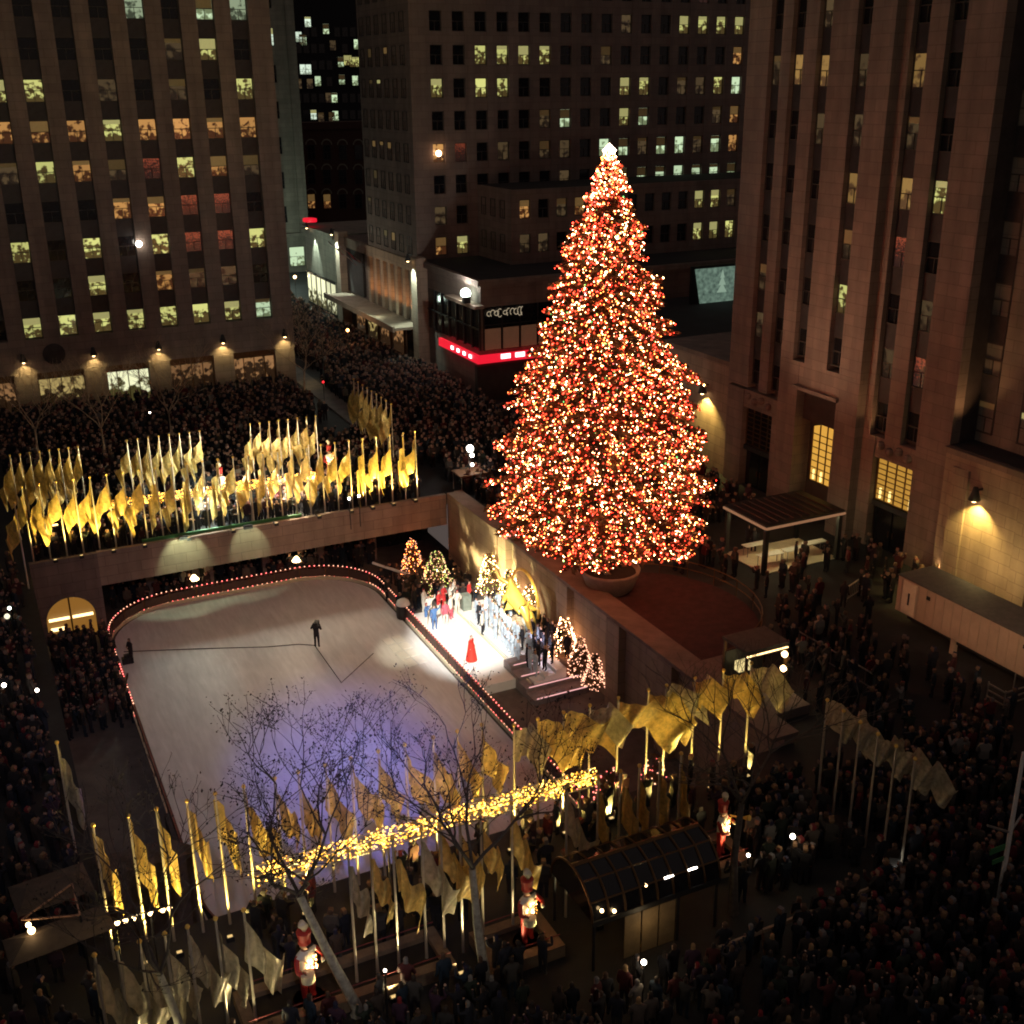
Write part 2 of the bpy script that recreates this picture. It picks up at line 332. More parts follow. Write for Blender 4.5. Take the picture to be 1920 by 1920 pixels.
b = MB(); b.add([(cx+rr*math.cos(PI*k/n),75.5,zb+rr*math.sin(PI*k/n)) for k in range(n+1)]+[(cx-rr,75.5,PZ),(cx+rr,75.5,PZ)], [tuple(range(n+3))])
aw = b.build("arched_window", glow("arch_glass", (.55,.24,.04), .45), fw, (-16,-75.3,0))
b = MB(); b.box(cx-.05,cx+.05,75.38,75.46,PZ,zb+rr); b.build("mullion", BRONZE, aw)
b = MB(); b.bar((cx-1.4,75.3,-4.05),(cx-.1,75.3,-4.05),.12,.16); b.bar((cx+.1,75.3,-4.05),(cx+1.4,75.3,-4.05),.12,.16); b.bar((cx-1.35,75.3,-4.75),(cx-.5,75.3,-4.75),.12,.2)
b.build("light_tube", LTUBE, aw)
for x in (9.2, 13.4, 17.6, 21.8, 26.):
    MB().box(x-.28, x+.28, 79.0, 79.5, PZ, -.56).build("arcade_column", LIME, fw, (-16,-75.3,0))
for x0 in np.arange(5.9, 30, 4.2):                         # glass fronts of the restaurant under the street
    p = MB().box(x0, x0+3.9, 80.9, 81.0, PZ+.1, -.9).build("restaurant_window", GLASS, fw, (-16,-75.3,0))
q = []
for x0 in np.arange(6.2, 30, 4.2):
    q += [(x0+rng.normal(0,.04), 75.25, z) for z in np.arange(-4.6,-2.4,.28)]
q += [(x, 75.2+rng.normal(0,.03), -2.35+rng.normal(0,.05)) for x in np.arange(9.6, 15, .34) if rng.random() > .25]
q += [(rng.uniform(6,30), rng.uniform(78,80.8), rng.uniform(-4.8,-2.4)) for _ in range(130)]
bulbs("string_lights", q, rng.uniform(.028,.05,len(q)), [B_SOFT, B_WW], rng.integers(0,2,len(q)), fw)
for x in (12.2, 19.8):                                     # lit terrace tables seen through the arcade
    t = thing("terrace_lamp", f"small glowing table lamp under the arcade behind the rink, {'left' if x < 15 else 'right'} one of two", "lamp", (x, 78.6, PZ))
    MB().lathe([(.2,0),(.03,.06),(.03,1.2)], 8).build("stand", BLACK, t); MB().lathe([(.22,1.2),(.36,1.25),(.1,1.6)], 10).build("shade", LWARM, t)

# the tall wall on the right of the sunken plaza and its green niches in the far wall
rw = thing("plaza_side_wall", "tall limestone wall lit from below between the stage and the big tree", "wall", (31.5, 56, 0))
MB().box(30.7, 31.4, 66.6, 75.0, PZ, .45).build("wall_panel", LIME2, rw, (-31.5,-56,0))
MB().box(31.4, 32.0, 36.2, 75.3, PZ, .40).build("wall_panel", LIME2, rw, (-31.5,-56,0))
for y in (66.0, 57.2, 51.0, 45.6): MB().box(30.9, 31.397, y-.7, y+.7, PZ, .1).build("pilaster", LIME2, rw, (-31.5,-56,0))
MB().box(30.6, 32.15, 36.1, 66.5, .42, .62).build("coping", LIME, rw, (-31.5,-56,0))
lamp("wall_uplight", 'SPOT', (27.6, 70.5, -4.0), 6500, (1, .82, .36), (31.3, 69.5, -1.2), 120, .9)
lamp("wall_uplight", 'SPOT', (28.6, 64.0, -4.2), 7500, (1, .82, .36), (31.6, 64.5, -1.5), 95, .8)

# rink barrier with two strings of lamps
rb = thing("rink_barrier", "low railed barrier with two strings of pinkish lights round the ice", "barrier", (15, 58, PZ))
P = rrect(IX0-.25, IX1+.25, IY0-.2, IY1+.25, IR+.2, 14); n = len(P); d = MB(); t1 = MB()
def resample(P, step):
    out = []; acc = 0; Q = P+[P[0]]
    for a, c in zip(Q[:-1], Q[1:]):
        L = math.dist(a, c); s0 = 0
        while acc+L-s0 >= step:
            s0 += step-acc; acc = 0; out.append((a[0]+(c[0]-a[0])*s0/L, a[1]+(c[1]-a[1])*s0/L))
        acc += L-s0
    return out
for a, c in zip(P, P[1:]+P[:1]):
    t1.bar((*a,PZ+1.05),(*c,PZ+1.05),.09,.07); d.bar((*a,PZ+.14),(*c,PZ+.14),.12,.26)
t1.build("top_rail", mat("rail_wood",(.20,.06,.045),.6), rb, (-15,-58,-PZ)); d.build("kick_board", CREAM, rb, (-15,-58,-PZ))
me = MB().box(-.04,.04,-.04,.04,0,1.03).mesh("post", BRONZE)
for x, y in resample(P, 1.9): obj("post", me, rb, (x-15, y-58, 0))
pa = MB(); R1 = resample(P, 1.9)
for a, c in zip(R1, R1[1:]): pa.bar((a[0],a[1],PZ+.62),(c[0],c[1],PZ+.62),.02,.6)
stuff(pa.build("mesh_panel", mat("barrier_mesh",(.09,.045,.035),.6,var=.2), rb, (-15,-58,-PZ)))
q = [(x-15, y-58, z) for x, y in resample(P, .36) if y > 62 or x > 20 for z in (.32, 1.13)]
bulbs("string_lights", q, .05, [B_SOFT, B_PK], rng.integers(0,2,len(q)), rb)

# stairs down into the sunken plaza on its left side
stp = thing("plaza_stairs", "dark stone flight of stairs going down on the left side of the rink", "stairs", (3.4, 46, PZ))
for k in range(16): MB().box(-1.9, 1.7, 3.5-.55*(k+1), 3.5-.55*k-.004, 0, .34*(k+1)).build("step", mat("stair_stone",(.10,.075,.06),.85,var=.3), stp)
MB().box(1.72,1.95,-5.6,4.5,0,1.1).build("side_wall", DARKST, stp)

# ---------------------------------------------------------------- buildings
def pane_mesh(w, h, m, name="pane"):
    return MB().add([(-w/2,0,0),(w/2,0,0),(w/2,0,h),(-w/2,0,h)], [(0,1,2,3)]).mesh(name, m)
WCACHE = {}
def window(parent, loc, rz, w, h, kind, name="window"):
    """frame (with sash bars) as a part, its pane as a sub-part; local -y faces out"""
    k = (round(w,2), round(h,2))
    if k not in WCACHE:
        f = MB(); t = .07
        f.box(-w/2,w/2,-.05,.06,h-t,h); f.box(-w/2,w/2,-.09,.06,0,t); f.box(-w/2,-w/2+t,-.05,.06,t,h-t); f.box(w/2-t,w/2,-.05,.06,t,h-t)
        f.box(-w/2+t,w/2-t,-.03,.04,h*.5-.03,h*.5+.03); f.box(-.025,.025,-.028,.038,t,h*.5-.03)
        WCACHE[k] = f.mesh("window", FRAME)
    o = obj(name, WCACHE[k], parent, loc, rz)
    kk = (k, kind)
    if kk not in WCACHE: WCACHE[kk] = pane_mesh(w-.1, h-.1, GLASS if kind == '.' else WINMAT[kind])
    obj("pane", WCACHE[kk], o, (0, .03, .05))
    if kind in 'yompd' and random.random() < .55:          # a blind pulled part of the way down
        d = random.choice((.22, .35, .5)); bk = (k, 'b', d, kind)
        if bk not in WCACHE:
            WCACHE[bk] = MB().box(-w/2+.08, w/2-.08, .005, .015, h*(1-d), h-.08).mesh("blind", mat("blind_"+kind, (.3,.28,.16), .8, var=.1, emit=(.62,.58,.22) if kind in 'yp' else (.45,.25,.08), estr=.5 if kind in 'yp' else .22 if kind == 'o' else .06))
        obj("blind", WCACHE[bk], o)
    return o

# left office building
LB = thing("office_building", "brown limestone office block left of the street with vertical piers and lit windows", "building", (10, 115, 0))
def lb(m, name, mt): return m.build(name, mt, LB, (-10,-115,0))
lb(MB().box(-22, 30.6, 115.75, 150, 0, 46), "core_wall", DARKST)
lb(MB().box(-22, 30.6, 115.0, 115.748, 3.9, 7.1), "base_wall", LIME)
pitch, w0, fl = 3.12, 5.9, 3.47
COLX = [w0+pitch*k for k in range(-7, 8)]
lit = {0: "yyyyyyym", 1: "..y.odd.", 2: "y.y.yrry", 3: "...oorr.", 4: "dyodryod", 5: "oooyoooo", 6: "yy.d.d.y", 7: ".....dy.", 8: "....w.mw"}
WW = 1.62
for i, x in enumerate(COLX+[COLX[-1]+pitch]):
    x0 = x-pitch+WW/2 if i else -22; x1 = x-WW/2
    if i == len(COLX): x1 = 30.6
    lb(MB().box(x0, x1, 115.0, 115.7, 7.102, 46), "pier", LIME)
spm = MB().box(-WW/2, WW/2, -.12, .12, 0, fl-1.95).mesh("spandrel", SPAND)
for k, x in enumerate(COLX):
    for r in range(0, 11):
        kk = k-7; c = lit.get(r, '........')[kk] if 0 <= kk < 8 else ('o' if r == 5 else 'y' if random.random() < .2 else '.')
        z = 7.15+fl*r
        window(LB, (x-10, .5, z), 0, WW, 1.95, c)
        obj("spandrel", spm, LB, (x-10, .55, z+1.95))
# ground floor shops between piers
sx = [4.6, 10.85, 16.9, 23.2, 29.5]
for i, x in enumerate([-1.6]+sx):
    x0 = x-1.0; x1 = min(x+1.0, 30.6); lb(MB().box(x0, x1, 114.9, 115.748, 0, 3.898), "shop_pier", LIME)
for i, x in enumerate([-1.6]+sx[:-1]):
    a, c = x+1.0, sx[i]-1.0
    f = MB(); f.box(a, c, 115.3, 115.5, 3.2, 3.9); f.box(a, a+.1, 115.3, 115.5, 0, 3.2); f.box(c-.1, c, 115.3, 115.5, 0, 3.2)
    for xm in np.linspace(a, c, 5)[1:-1]: f.box(xm-.04, xm+.04, 115.35, 115.5, 0, 3.2)
    s = lb(f, "shop_window", BRONZE)
    
    pm = MB().quad((a+.1,115.52,.1),(c-.1,115.52,.1),(c-.1,115.52,3.15),(a+.1,115.52,3.15)).mesh("pane", (SHOPO, SHOP, SHOPG, SHOPO, SHOPO)[i])
    obj("pane", pm, s)
m = MB(); m.lathe([(1.0,0),(1.0,.12),(.75,.2),(.3,.24),(.001,.25)], 20); o = m.build("wall_emblem", DARKST, LB, (7.4-10, 0, 5.6)); o.rotation_euler = (R(90), 0, 0)

def wall_lamp(loc, rz, label, energy=320, col=YEL, ang=118, s=1., group=None, lens=True):
    """hooded down-light on a bracket; local -y points away from the wall"""
    t = thing("wall_lamp", label, "lamp", loc, rz, group)
    MB().lathe([(.001,.62*s),(.10*s,.6*s),(.16*s,.35*s),(.27*s,.02*s),(.24*s,0)], 14, (0,-.42*s,0)).build("shade", BLACK, t, smooth=True)
    MB().bar((0,-.02,.45*s),(0,-.36*s,.45*s),.07*s).build("bracket", BLACK, t)
    if lens: MB().ball((0,-.42*s,.03*s), .14*s, n=10).build("bulb", LWARM, t)
    c, sn = math.cos(rz), math.sin(rz); d = (.42*s*sn, -.42*s*c)
    lamp("wall_lamp_light", 'SPOT', (loc[0]+d[0], loc[1]+d[1], loc[2]-.12*s), energy, col, (loc[0]-d[0]*.05, loc[1]-d[1]*.05, loc[2]-2.6*s), ang, .6, .06)
    return t
for i, x in enumerate(sx):
    wall_lamp((x, 115.0, 5.2), 0, f"hooded amber wall lamp on the left office building, {nth(i)} from left", 330, (1,.74,.28), 112, 1.3, "amber lamps along the left building")

# the pale slim building behind it, the dark tower and brick house beyond
SB = thing("slim_building", "grey green corner building beyond the left block with small windows", "building", (52, 190, 0))
b = MB(); b.box(44, 54.2, 190.4, 215, 0, 75); b.build("wall", LIMEG, SB, (-52,-190,0))
b = MB(); b.box(53.0,54.4,189.9,190.399,6.5,75); b.box(46,47.4,189.9,190.399,6.5,75); b.build("pilaster", LIMEG, SB, (-52,-190,0))
MB().box(45.6,54.6,189.6,190.39,6.0,6.5).build("cornice", LIMEG, SB, (-52,-190,0))
for r in range(12):
    for x in (50.2,): window(SB, (x-52, .36, 8.2+r*5.4), 0, 1.6, 2.6, {5:'p', 2:'.'}.get(r, '.'))
window(SB, (52.2-52, .36, 1.0), 0, 2.6, 3.2, 'm', "shop_window")
lamp("street_glow", 'POINT', (44, 176, 6), 2600, MINT, radius=.5)
DT = thing("dark_tower", "black high-rise far down the street with scattered pale windows", "building", (85, 270, 0))
MB().box(60, 118, 270, 300, 0, 95).build("wall", mat("night_wall",(.012,.012,.016),.9,var=.2), DT, (-85,-270,0))
spots = [(577,42,'p'),(611,55,'m'),(567,75,'d'),(560,70,'p'),(568,131,'p'),(578,131,'p'),(569,76,'m'),(624,86,'d'),(669,84,'m'),(639,117,'m'),(652,114,'y'),(663,117,'y'),(674,117,'y'),(560,158,'d'),(581,158,'d'),(596,153,'m'),(641,150,'m'),(666,152,'m'),(616,184,'d'),(627,184,'m'),(588,216,'p'),(602,221,'d'),(622,220,'d'),(629,218,'m')]
for px, py, k in spots:
    p = onY(px, py, 269.9); window(DT, (p.x-85, -.12, p.z-1), 0, 1.5 if k != 'y' else 2.0, 2.2, k)
for i in range(9):
    for j in range(9):
        p = onY(560+i*14.5, 60+j*31, 269.9)
        if all(abs(px-560-i*14.5) > 9 or abs(py-60-j*31) > 14 for px, py, k in spots): window(DT, (p.x-85, -.06, p.z-1), 0, 1.4, 2.0, '.')
BH = thing("brick_house", "dark red brick building with arched windows at the end of the street", "building", (62, 220, 0))
MB().box(56, 90, 220, 240, 0, 22.5).build("wall", BRICK, BH, (-62,-220,0)); MB().box(55.7, 90.3, 219.7, 220.0-.003, 21.6, 22.9).build("cornice", BRICK, BH, (-62,-220,0))
for i in range(5):
    for j in range(3):
        p = onY(584+i*29.5, 378-j*46, 219.9); k = 'o' if j == 0 and i < 2 else '.'
        window(BH, (p.x-62, -.08, p.z-1.3), 0, 1.5, 2.7, k)
        b = MB(); b.add([(.85*math.cos(PI*q/8),0,.85*math.sin(PI*q/8)) for q in range(9)]+[(1.1*math.cos(PI*q/8),0,1.1*math.sin(PI*q/8)) for q in range(9)], [(q,q+1,q+10,q+9) for q in range(8)])
        b.build("window_arch", LIMEG, BH, (p.x-62, -.1, p.z+1.4))
# low shop building on the far right side of the street
LS = thing("low_shop_building", "low pale building with brightly lit shopfront beyond the flag canopy", "building", (45, 165, 0))
MB().box(45.2, 62, 146, 160, 0, 10.6).build("wall", LIMEG, LS, (-45,-165,0))
MB().box(44.7, 62.3, 145.7, 160.3, 10.6, 11.2).build("parapet", LIMEG, LS, (-45,-165,0))
for i in range(3):
    y = 148.8+i*4.5; f = MB(); f.box(45.0,45.18,y-2.0,y+2.0,.3,.6); f.box(45.0,45.18,y-2.0,y+2.0,4.6,4.9); f.box(45.0,45.18,y-.06,y+.06,.6,4.6)
    s = f.build("shop_window", BLACK, LS, (-45,-165,0)); obj("pane", MB().quad((45.1,y-1.9,.6),(45.1,y+1.9,.6),(45.1,y+1.9,4.6),(45.1,y-1.9,4.6)).mesh("pane", SHOPG), s)
p = MB(); p.add([(44.9+.9*math.cos(2*PI*k/14), 156+.9*math.sin(2*PI*k/14)*1.6, 11.9) for k in range(14)]+[(44.9+.9*math.cos(2*PI*k/14), 156+.9*math.sin(2*PI*k/14)*1.6, 12.3) for k in range(14)], [tuple(range(14)), tuple(range(14,28))]+[(k,(k+1)%14,14+(k+1)%14,14+k) for k in range(14)])
tag(p.build("red_roof_sign", LREDN), "small red oval sign glowing on the low shop building roof", "sign")

# back building: street front with canopy, corner studio, wing and tower
BB = thing("corner_building", "broad brown office building behind the big tree with rows of square windows", "building", (60, 110, 0))
def bb(m, name, mt, smooth=False): return m.build(name, mt, BB, (-60,-110,0), smooth=smooth)
TF = 115.0
bb(MB().box(44.9, 100, TF+.35, 131, 11.6, 48), "tower_wall", TOWERST)
# windows cut as recesses between piers and bands standing proud
pxs = [818, 860, 898, 937, 975, 1013, 1050, 1087, 1121]; X0 = onY(818, 102, TF).x; dX = (onY(1387, 52, TF).x-X0)/15
def zrow(py, px=898): return onY(px, py, TF).z
ZR = [zrow(p) for p in (457, 393, 325, 270, 217, 160, 102, 40)]; fz = (ZR[-1]-ZR[0])/7; ZR = [ZR[0]+fz*i for i in range(9)]
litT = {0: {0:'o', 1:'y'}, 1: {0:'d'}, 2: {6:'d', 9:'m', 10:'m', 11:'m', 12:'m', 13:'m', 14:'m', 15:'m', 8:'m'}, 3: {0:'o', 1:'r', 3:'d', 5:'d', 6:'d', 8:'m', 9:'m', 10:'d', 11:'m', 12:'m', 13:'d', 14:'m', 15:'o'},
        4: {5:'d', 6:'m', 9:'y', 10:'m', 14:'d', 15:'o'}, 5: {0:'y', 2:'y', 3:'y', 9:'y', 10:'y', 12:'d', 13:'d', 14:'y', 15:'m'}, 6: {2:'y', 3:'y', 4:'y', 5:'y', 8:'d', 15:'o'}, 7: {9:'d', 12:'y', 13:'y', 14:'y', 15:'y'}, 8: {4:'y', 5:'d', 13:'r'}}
ww, wh = 1.35, 1.9
for i in range(20):
    xa = 44.5 if i == 0 else X0+dX*(i-1)+ww/2; xb = X0+dX*i-ww/2
    bb(MB().box(xa, xb, TF, TF+.349, 11.6, 48), "pier", TOWERST)
for j in range(10):
    za = 11.6 if j == 0 else ZR[j-1]+wh/2; zb_ = (ZR[j] if j < 9 else 48+wh/2)-wh/2
    for i in range(19): bb(MB().box(X0+dX*i-ww/2, X0+dX*i+ww/2, TF+.04, TF+.348, za, zb_), "spandrel", TOWERST)
for j in range(9):
    for i in range(17): window(BB, (X0+dX*i-60, TF+.28-110, ZR[j]-wh/2), 0, ww, wh, litT.get(j, {}).get(i, '.'))
# street face of the tower (faces left): six narrow windows a floor
bb(MB().box(44.55, 44.9, TF+.002, 131, 11.6, 48), "street_wall", TOWERST)
sideY = [onX(px, 60, 44.5).y for px in (686, 702, 717, 733, 748, 765)]
lit2 = {0:"oooo..", 1:"dd.d..", 2:"....mm"[::-1], 3:"oooo..", 5:".dyd.d", 6:"dddo..", 4:"......"}
lit2[0] = "oodoo."
for j in range(9):
    for i, y in enumerate(np.linspace(129.6, 117.2, 6)):
        window(BB, (44.53-60, y-110, ZR[j]-wh/2), -PI/2, 1.25, wh, lit2.get(j, '......')[i])
# low street front between two strongly lit pilasters
bb(MB().box(44.9, 80, 115.36, 141, 0, 11.598), "street_base", TOWERST)
bb(MB().box(44.95, 99, 99.9, 115.34, 0, 11.2), "studio_wall", TOWERST)
bb(MB().box(44.5, 99.3, 99.45, 114.99, 11.2, 11.75), "studio_parapet", TOWERST)
bb(MB().box(45.0, 98.8, 99.9, 114.9, 11.755, 11.80), "studio_roof", ROOFM)
for y in (114.2, 140.6): bb(MB().box(43.7, 44.94, y-.8, y+.8, 0, 12.2), "street_pilaster", LIME2)
bb(MB().box(44.4, 44.93, 115.05, 139.78, 10.4, 11.59), "street_frieze", LIME2)
for k in range(7):
    y = 117+k*2.35; bb(MB().box(44.5, 44.9, y-.42, y+.42, 4.9, 10.35), "fluted_column", LIME2)
    if k < 6: lamp("column_uplight", 'SPOT', (44.15, y+1.17, 5.1), 420, (1, .42, .14), (44.9, y+1.17, 9), 75, .8, .05)
bb(MB().box(44.6, 44.92, 133.6, 139.7, 5.0, 10.3), "blank_panel", DARKST)
cn = bb(MB().box(41.6, 44.9, 115.1, 139.7, 4.45, 4.75), "canopy", LIME2); MB().box(41.35,41.59,115.0,139.8,4.35,4.95).build("canopy_edge", LIME2, cn)
for k in range(5):
    y = 118+k*4.4; s = MB().box(44.7,44.88,y-1.7,y+1.7,.4,4.0).build("shop_window", BRONZE, BB, (-60,-110,0))
    obj("pane", MB().quad((44.68,y-1.6,.5),(44.68,y+1.6,.5),(44.68,y+1.6,3.9),(44.68,y-1.6,3.9)).mesh("pane", (GLASS, SHOPO, SHOPO, SHOP, SHOPO)[k]), s)
for y, e in ((114.2, 3400), (140.6, 3800), (155, 3600)):
    wall_lamp((43.6 if y < 150 else 44.6, y, 11.9 if y < 150 else 11.2), -PI/2, f"greenish white down-light on the {'near' if y < 120 else 'middle' if y < 150 else 'far'} stone pilaster of the street front", e, MINT, 62, 1.2, "pilaster lamps on the side street")
    lamp("canopy_wash", 'POINT', (42.2, y+2.5, 7.2), 80, MINT, radius=.3) if y < 150 else None
lamp("added_flag_fill", 'POINT', (41.6, 136.5, 7.6), 90, (1,.9,.8), radius=.3); lamp("canopy_wash", 'POINT', (41.9, 122, 5.6), 90, (.85,1,.7), radius=.3)  # the light by the flag is added to brighten its stripes
# studio corner: dark glass, cornice ledge, red news ticker
led = bb(MB().box(43.9, 44.94, 99.0, 106.4, 9.15, 9.45), "cornice_ledge", LIME2)
gy = np.linspace(113.2, 99.9, 8)
for a, c in zip(gy[:-1], gy[1:]):
    f = MB(); f.box(44.75,44.94,c,c+.14,4.9,9.1); f.box(44.75,44.94,c+.14,a,6.9,7.0); s = bb(f, "studio_window", BLACK)
    obj("pane", MB().quad((44.9,c,4.9),(44.9,a,4.9),(44.9,a,9.1),(44.9,c,9.1)).mesh("pane", GLASS), s)
SHADE = mat("roller_shade", (.12,.07,.05), .8, var=.15, emit=(.16,.07,.035), estr=.35)
for k in range(8):
    xa, xb = 45.2+k*1.95, 47.1+k*1.95; f = MB(); f.box(xa-.06,xa+.06,99.72,99.88,4.9,9.1); f.box(xa+.06,xb-.06,99.74,99.86,7.3,7.4)
    s = bb(f, "studio_window", BLACK); obj("pane", MB().quad((xa,99.86,4.9),(xb,99.86,4.9),(xb,99.86,9.1),(xa,99.86,9.1)).mesh("pane", GLASS), s)
    obj("roller_shade", MB().box(xa+.1,xb-.1,99.78,99.82,4.95,7.0).mesh("roller_shade", SHADE), s)
bb(MB().box(44.2, 62, 99.3, 99.88, 0, 3.6), "studio_base", DARKST)
tk = thing("news_ticker", "glowing red ticker band wrapping the studio corner at street level", "sign", (44.4, 99.4, 4.2))
b = MB(); b.box(44.15,44.5,99.0,108.9,3.85,4.65); b.box(44.502,62,99.0,99.3,3.85,4.65); b.build("light_band", LREDN, tk, (-44.4,-99.4,-4.2))
TM = glow("ticker_text", (.8,.95,1), 2.2)
for k in range(3): MB().box(46.6+k*1.55,47.6+k*1.55,98.9,98.98,4.15,4.6).build("screen", TM, tk, (-44.4,-99.4,-4.2))
for k in range(4): MB().box(44.02,44.12,100.4+k*1.5,100.9+k*1.5,4.15,4.5).build("screen", TM, tk, (-44.4,-99.4,-4.2))
# handwriting-like light sign in the studio glass (its words cannot be read)
rs = random.Random(3); sg = MB(); x = 45.7
while x < 49.6:
    h = rs.uniform(.25,.75); pts = [(x+.28*math.cos(a)*(1-.2*a/6), 99.6, 8.5+h*.6*math.sin(a)) for a in np.linspace(rs.uniform(0,2), rs.uniform(4,6.5), 8)]
    sg.tube(pts, .035, 4, cap=False); x += rs.uniform(.3,.42) if abs(x-46.9) > .25 else .6
tag(sg.build("script_sign", glow("script_tube", (.75,.6,.4), .55)), "faint cursive light lettering in the glass of the studio corner", "sign")
lamp("ledge_lamp", 'POINT', (43.7, 101.6, 10.6), 900, WHITE, radius=.15)
t = thing("ledge_floodlight", "dazzling white floodlight standing on the ledge of the studio corner", "floodlight", (44.15, 101.6, 9.45))
MB().ball((0,0,.85), .5, n=12).build("lamp_face", LMINT, t); MB().box(-.5,.2,-.7,-.3,0,.6).build("housing", BLACK, t); MB().bar((0,0,0),(0,0,.5),.12).build("stand", BLACK, t)
# wing in front of the tower
WX, WY, WZ = 51.6, 106.8, 19.2
bb(MB().box(WX+.3, 104, WY+.3, TF-.01, 11.81, WZ-.3), "wing_wall", TOWERST)
bb(MB().box(WX, 104.2, WY-.02, TF-.012, WZ-.3, WZ), "wing_parapet", TOWERST); bb(MB().box(WX+.4, 104, WY+.5, TF-.02, WZ+.004, WZ+.05), "wing_roof", ROOFM)
wx = [onY(px, 465, WY).x for px in (942, 960, 1000, 1040, 1228, 1262, 1296, 1330, 1365)]
wxs = [wx[0]+1.0, wx[2]] + list(np.arange(wx[2]+2.15, 90, 2.15))
lw = {0: "dd.d......yyyyyy", 1: "o.do......yydmm."}
for j in range(2):
    z = (12.9, 16.3)[j]
    for i in range(16):
        x = 53.2+i*2.12; 
        window(BB, (x-60, WY+.26-110, z), 0, 1.25, 1.9, lw[j][i])
for i in range(17):
    xa = WX if i == 0 else 53.2+(i-1)*2.12+.625; xb = 53.2+i*2.12-.625
    bb(MB().box(xa, xb, WY, WY+.299, 11.81, WZ-.301), "wing_pier", TOWERST)
for j, (za, zb_) in enumerate(((11.81,12.9),(14.8,16.3),(18.2,WZ-.301))):
    for i in range(16): bb(MB().box(53.2+i*2.12-.625, 53.2+i*2.12+.625, WY+.03, WY+.298, za, zb_), "wing_spandrel", TOWERST)
bb(MB().box(WX+.002, WX+.3, WY+.3, TF-.02, 11.81, WZ-.301), "wing_side_wall", TOWERST)
for j in range(2):
    for i in range(3): window(BB, (WX-.02-60, WY+2+i*2.3-110, (12.9,16.3)[j]), -PI/2, 1.1, 1.8, '.')
lamp("facade_spot", 'POINT', (X0-.2, TF-.5, ZR[3]), 16, (1,.5,.2), radius=.15)
t = thing("window_spotlight", "orange spotlight glaring from a fifth floor window of the corner building", "floodlight", (X0-.2, TF-.25, ZR[3]-.3))
MB().ball((0,-.1,.3), .32, n=10).build("lamp_face", glow("orange_spot",(1,.55,.3),12), t); MB().bar((0,.3,.2),(0,-.05,.2),.12).build("bracket", BLACK, t)
t = thing("window_spotlight", "white star-like spotlight on the left office building in the third floor", "floodlight", (COLX[10]+1.0, 114.7, 15.0))
MB().ball((0,-.1,.3), .3, n=10).build("lamp_face", LWHITE, t); MB().bar((0,.3,.2),(0,-.05,.2),.12).build("bracket", BLACK, t)
# flags over the street canopy
STRIPE = mat("flag_red", (.5,.06,.05), .8, var=.1); STRIPW = mat("flag_white", (.6,.55,.48), .8, var=.1); NAVY = mat("flag_navy", (.02,.03,.1), .8, var=.1)
for fi, (y, lab) in enumerate(((138.2, "striped red and white flag on an angled pole at the canopy's far end"), (133.4, "red and navy flag on an angled pole before the lit columns"))):
    t = thing("wall_flag", lab, "flag", (44.4, y, 9.2))
    MB().tube([(0,0,0),(-2.6,0,2.2)], .05, 6).build("pole", STEEL, t)
    for k in range(9):
        m = MB(); 
        for q in range(6):
            u0, u1 = q/6, (q+1)/6; f_ = lambda u, kk: (-2.5+kk*.26, -.25*math.sin(u*4+kk*.4)-u*3.4, 2.1-kk*.22-u*.55-.1*math.sin(u*6+kk))
            m.quad(f_(u0,k), f_(u1,k), f_(u1,k+1), f_(u0,k+1), 0)
        m.build("stripe", (STRIPE, STRIPW)[k % 2] if fi == 0 else (STRIPE, NAVY)[k > 4], t)
# video screen and roofs behind the tree
vs_ = thing("video_screen", "large mint coloured video screen showing the lit tree, right of the big tree", "screen", (66.4, 95, 0))
p0, p1, p2 = onY(1303,505,95), onY(1312,572,95), onY(1400,582,95); wS = p2.x-p1.x+.3
m = bpy.data.materials.new("video_picture"); m.use_nodes = True; nt = m.node_tree; bs = nt.nodes["Principled BSDF"]
tc = nt.nodes.new("ShaderNodeTexCoord"); nz = nt.nodes.new("ShaderNodeTexNoise"); nz.inputs["Scale"].default_value = 2.2; nz.inputs["Detail"].default_value = 5
cr = nt.nodes.new("ShaderNodeValToRGB"); cr.color_ramp.elements[0].color = (.05,.08,.065,1); cr.color_ramp.elements[1].color = (.20,.30,.23,1); cr.color_ramp.elements[0].position = .3; cr.color_ramp.elements[1].position = .7
nt.links.new(tc.outputs["Object"], nz.inputs["Vector"]); nt.links.new(nz.outputs[0], cr.inputs[0]); nt.links.new(cr.outputs[0], bs.inputs["Emission Color"]); bs.inputs["Emission Strength"].default_value = .8; bs.inputs["Base Color"].default_value = (.02,.02,.02,1)
MB().quad((p1.x-66.4,0,p1.z),(p1.x+wS-66.4,0,p1.z),(p1.x+wS-66.4,0,p0.z),(p0.x-66.4,0,p0.z)).build("screen", m, vs_)
MB().box(p0.x-66.7,p1.x+wS-66.2,.05,.35,p1.z-.25,p0.z+.25).build("frame", BLACK, vs_)
for dx in (.8, wS-.8): MB().box(p1.x+dx-66.5,p1.x+dx-66.3,.1,.3,0,p1.z-.25).build("post", BLACK, vs_)
xm = p1.x+wS*.42-66.4; m = MB()
for z0, z1, r0 in ((.3,.55,.62),(.5,.75,.45),(.7,.92,.28)):
    hh = p0.z-p1.z; m.add([(xm-r0,-.02,p1.z+hh*z0),(xm+r0,-.02,p1.z+hh*z0),(xm+.03,-.02,p1.z+hh*z1),(xm-.03,-.02,p1.z+hh*z1)], [(0,1,2,3)])
m.build("screen_tree_image", glow("video_tree", (.30,.42,.32), .8), vs_)

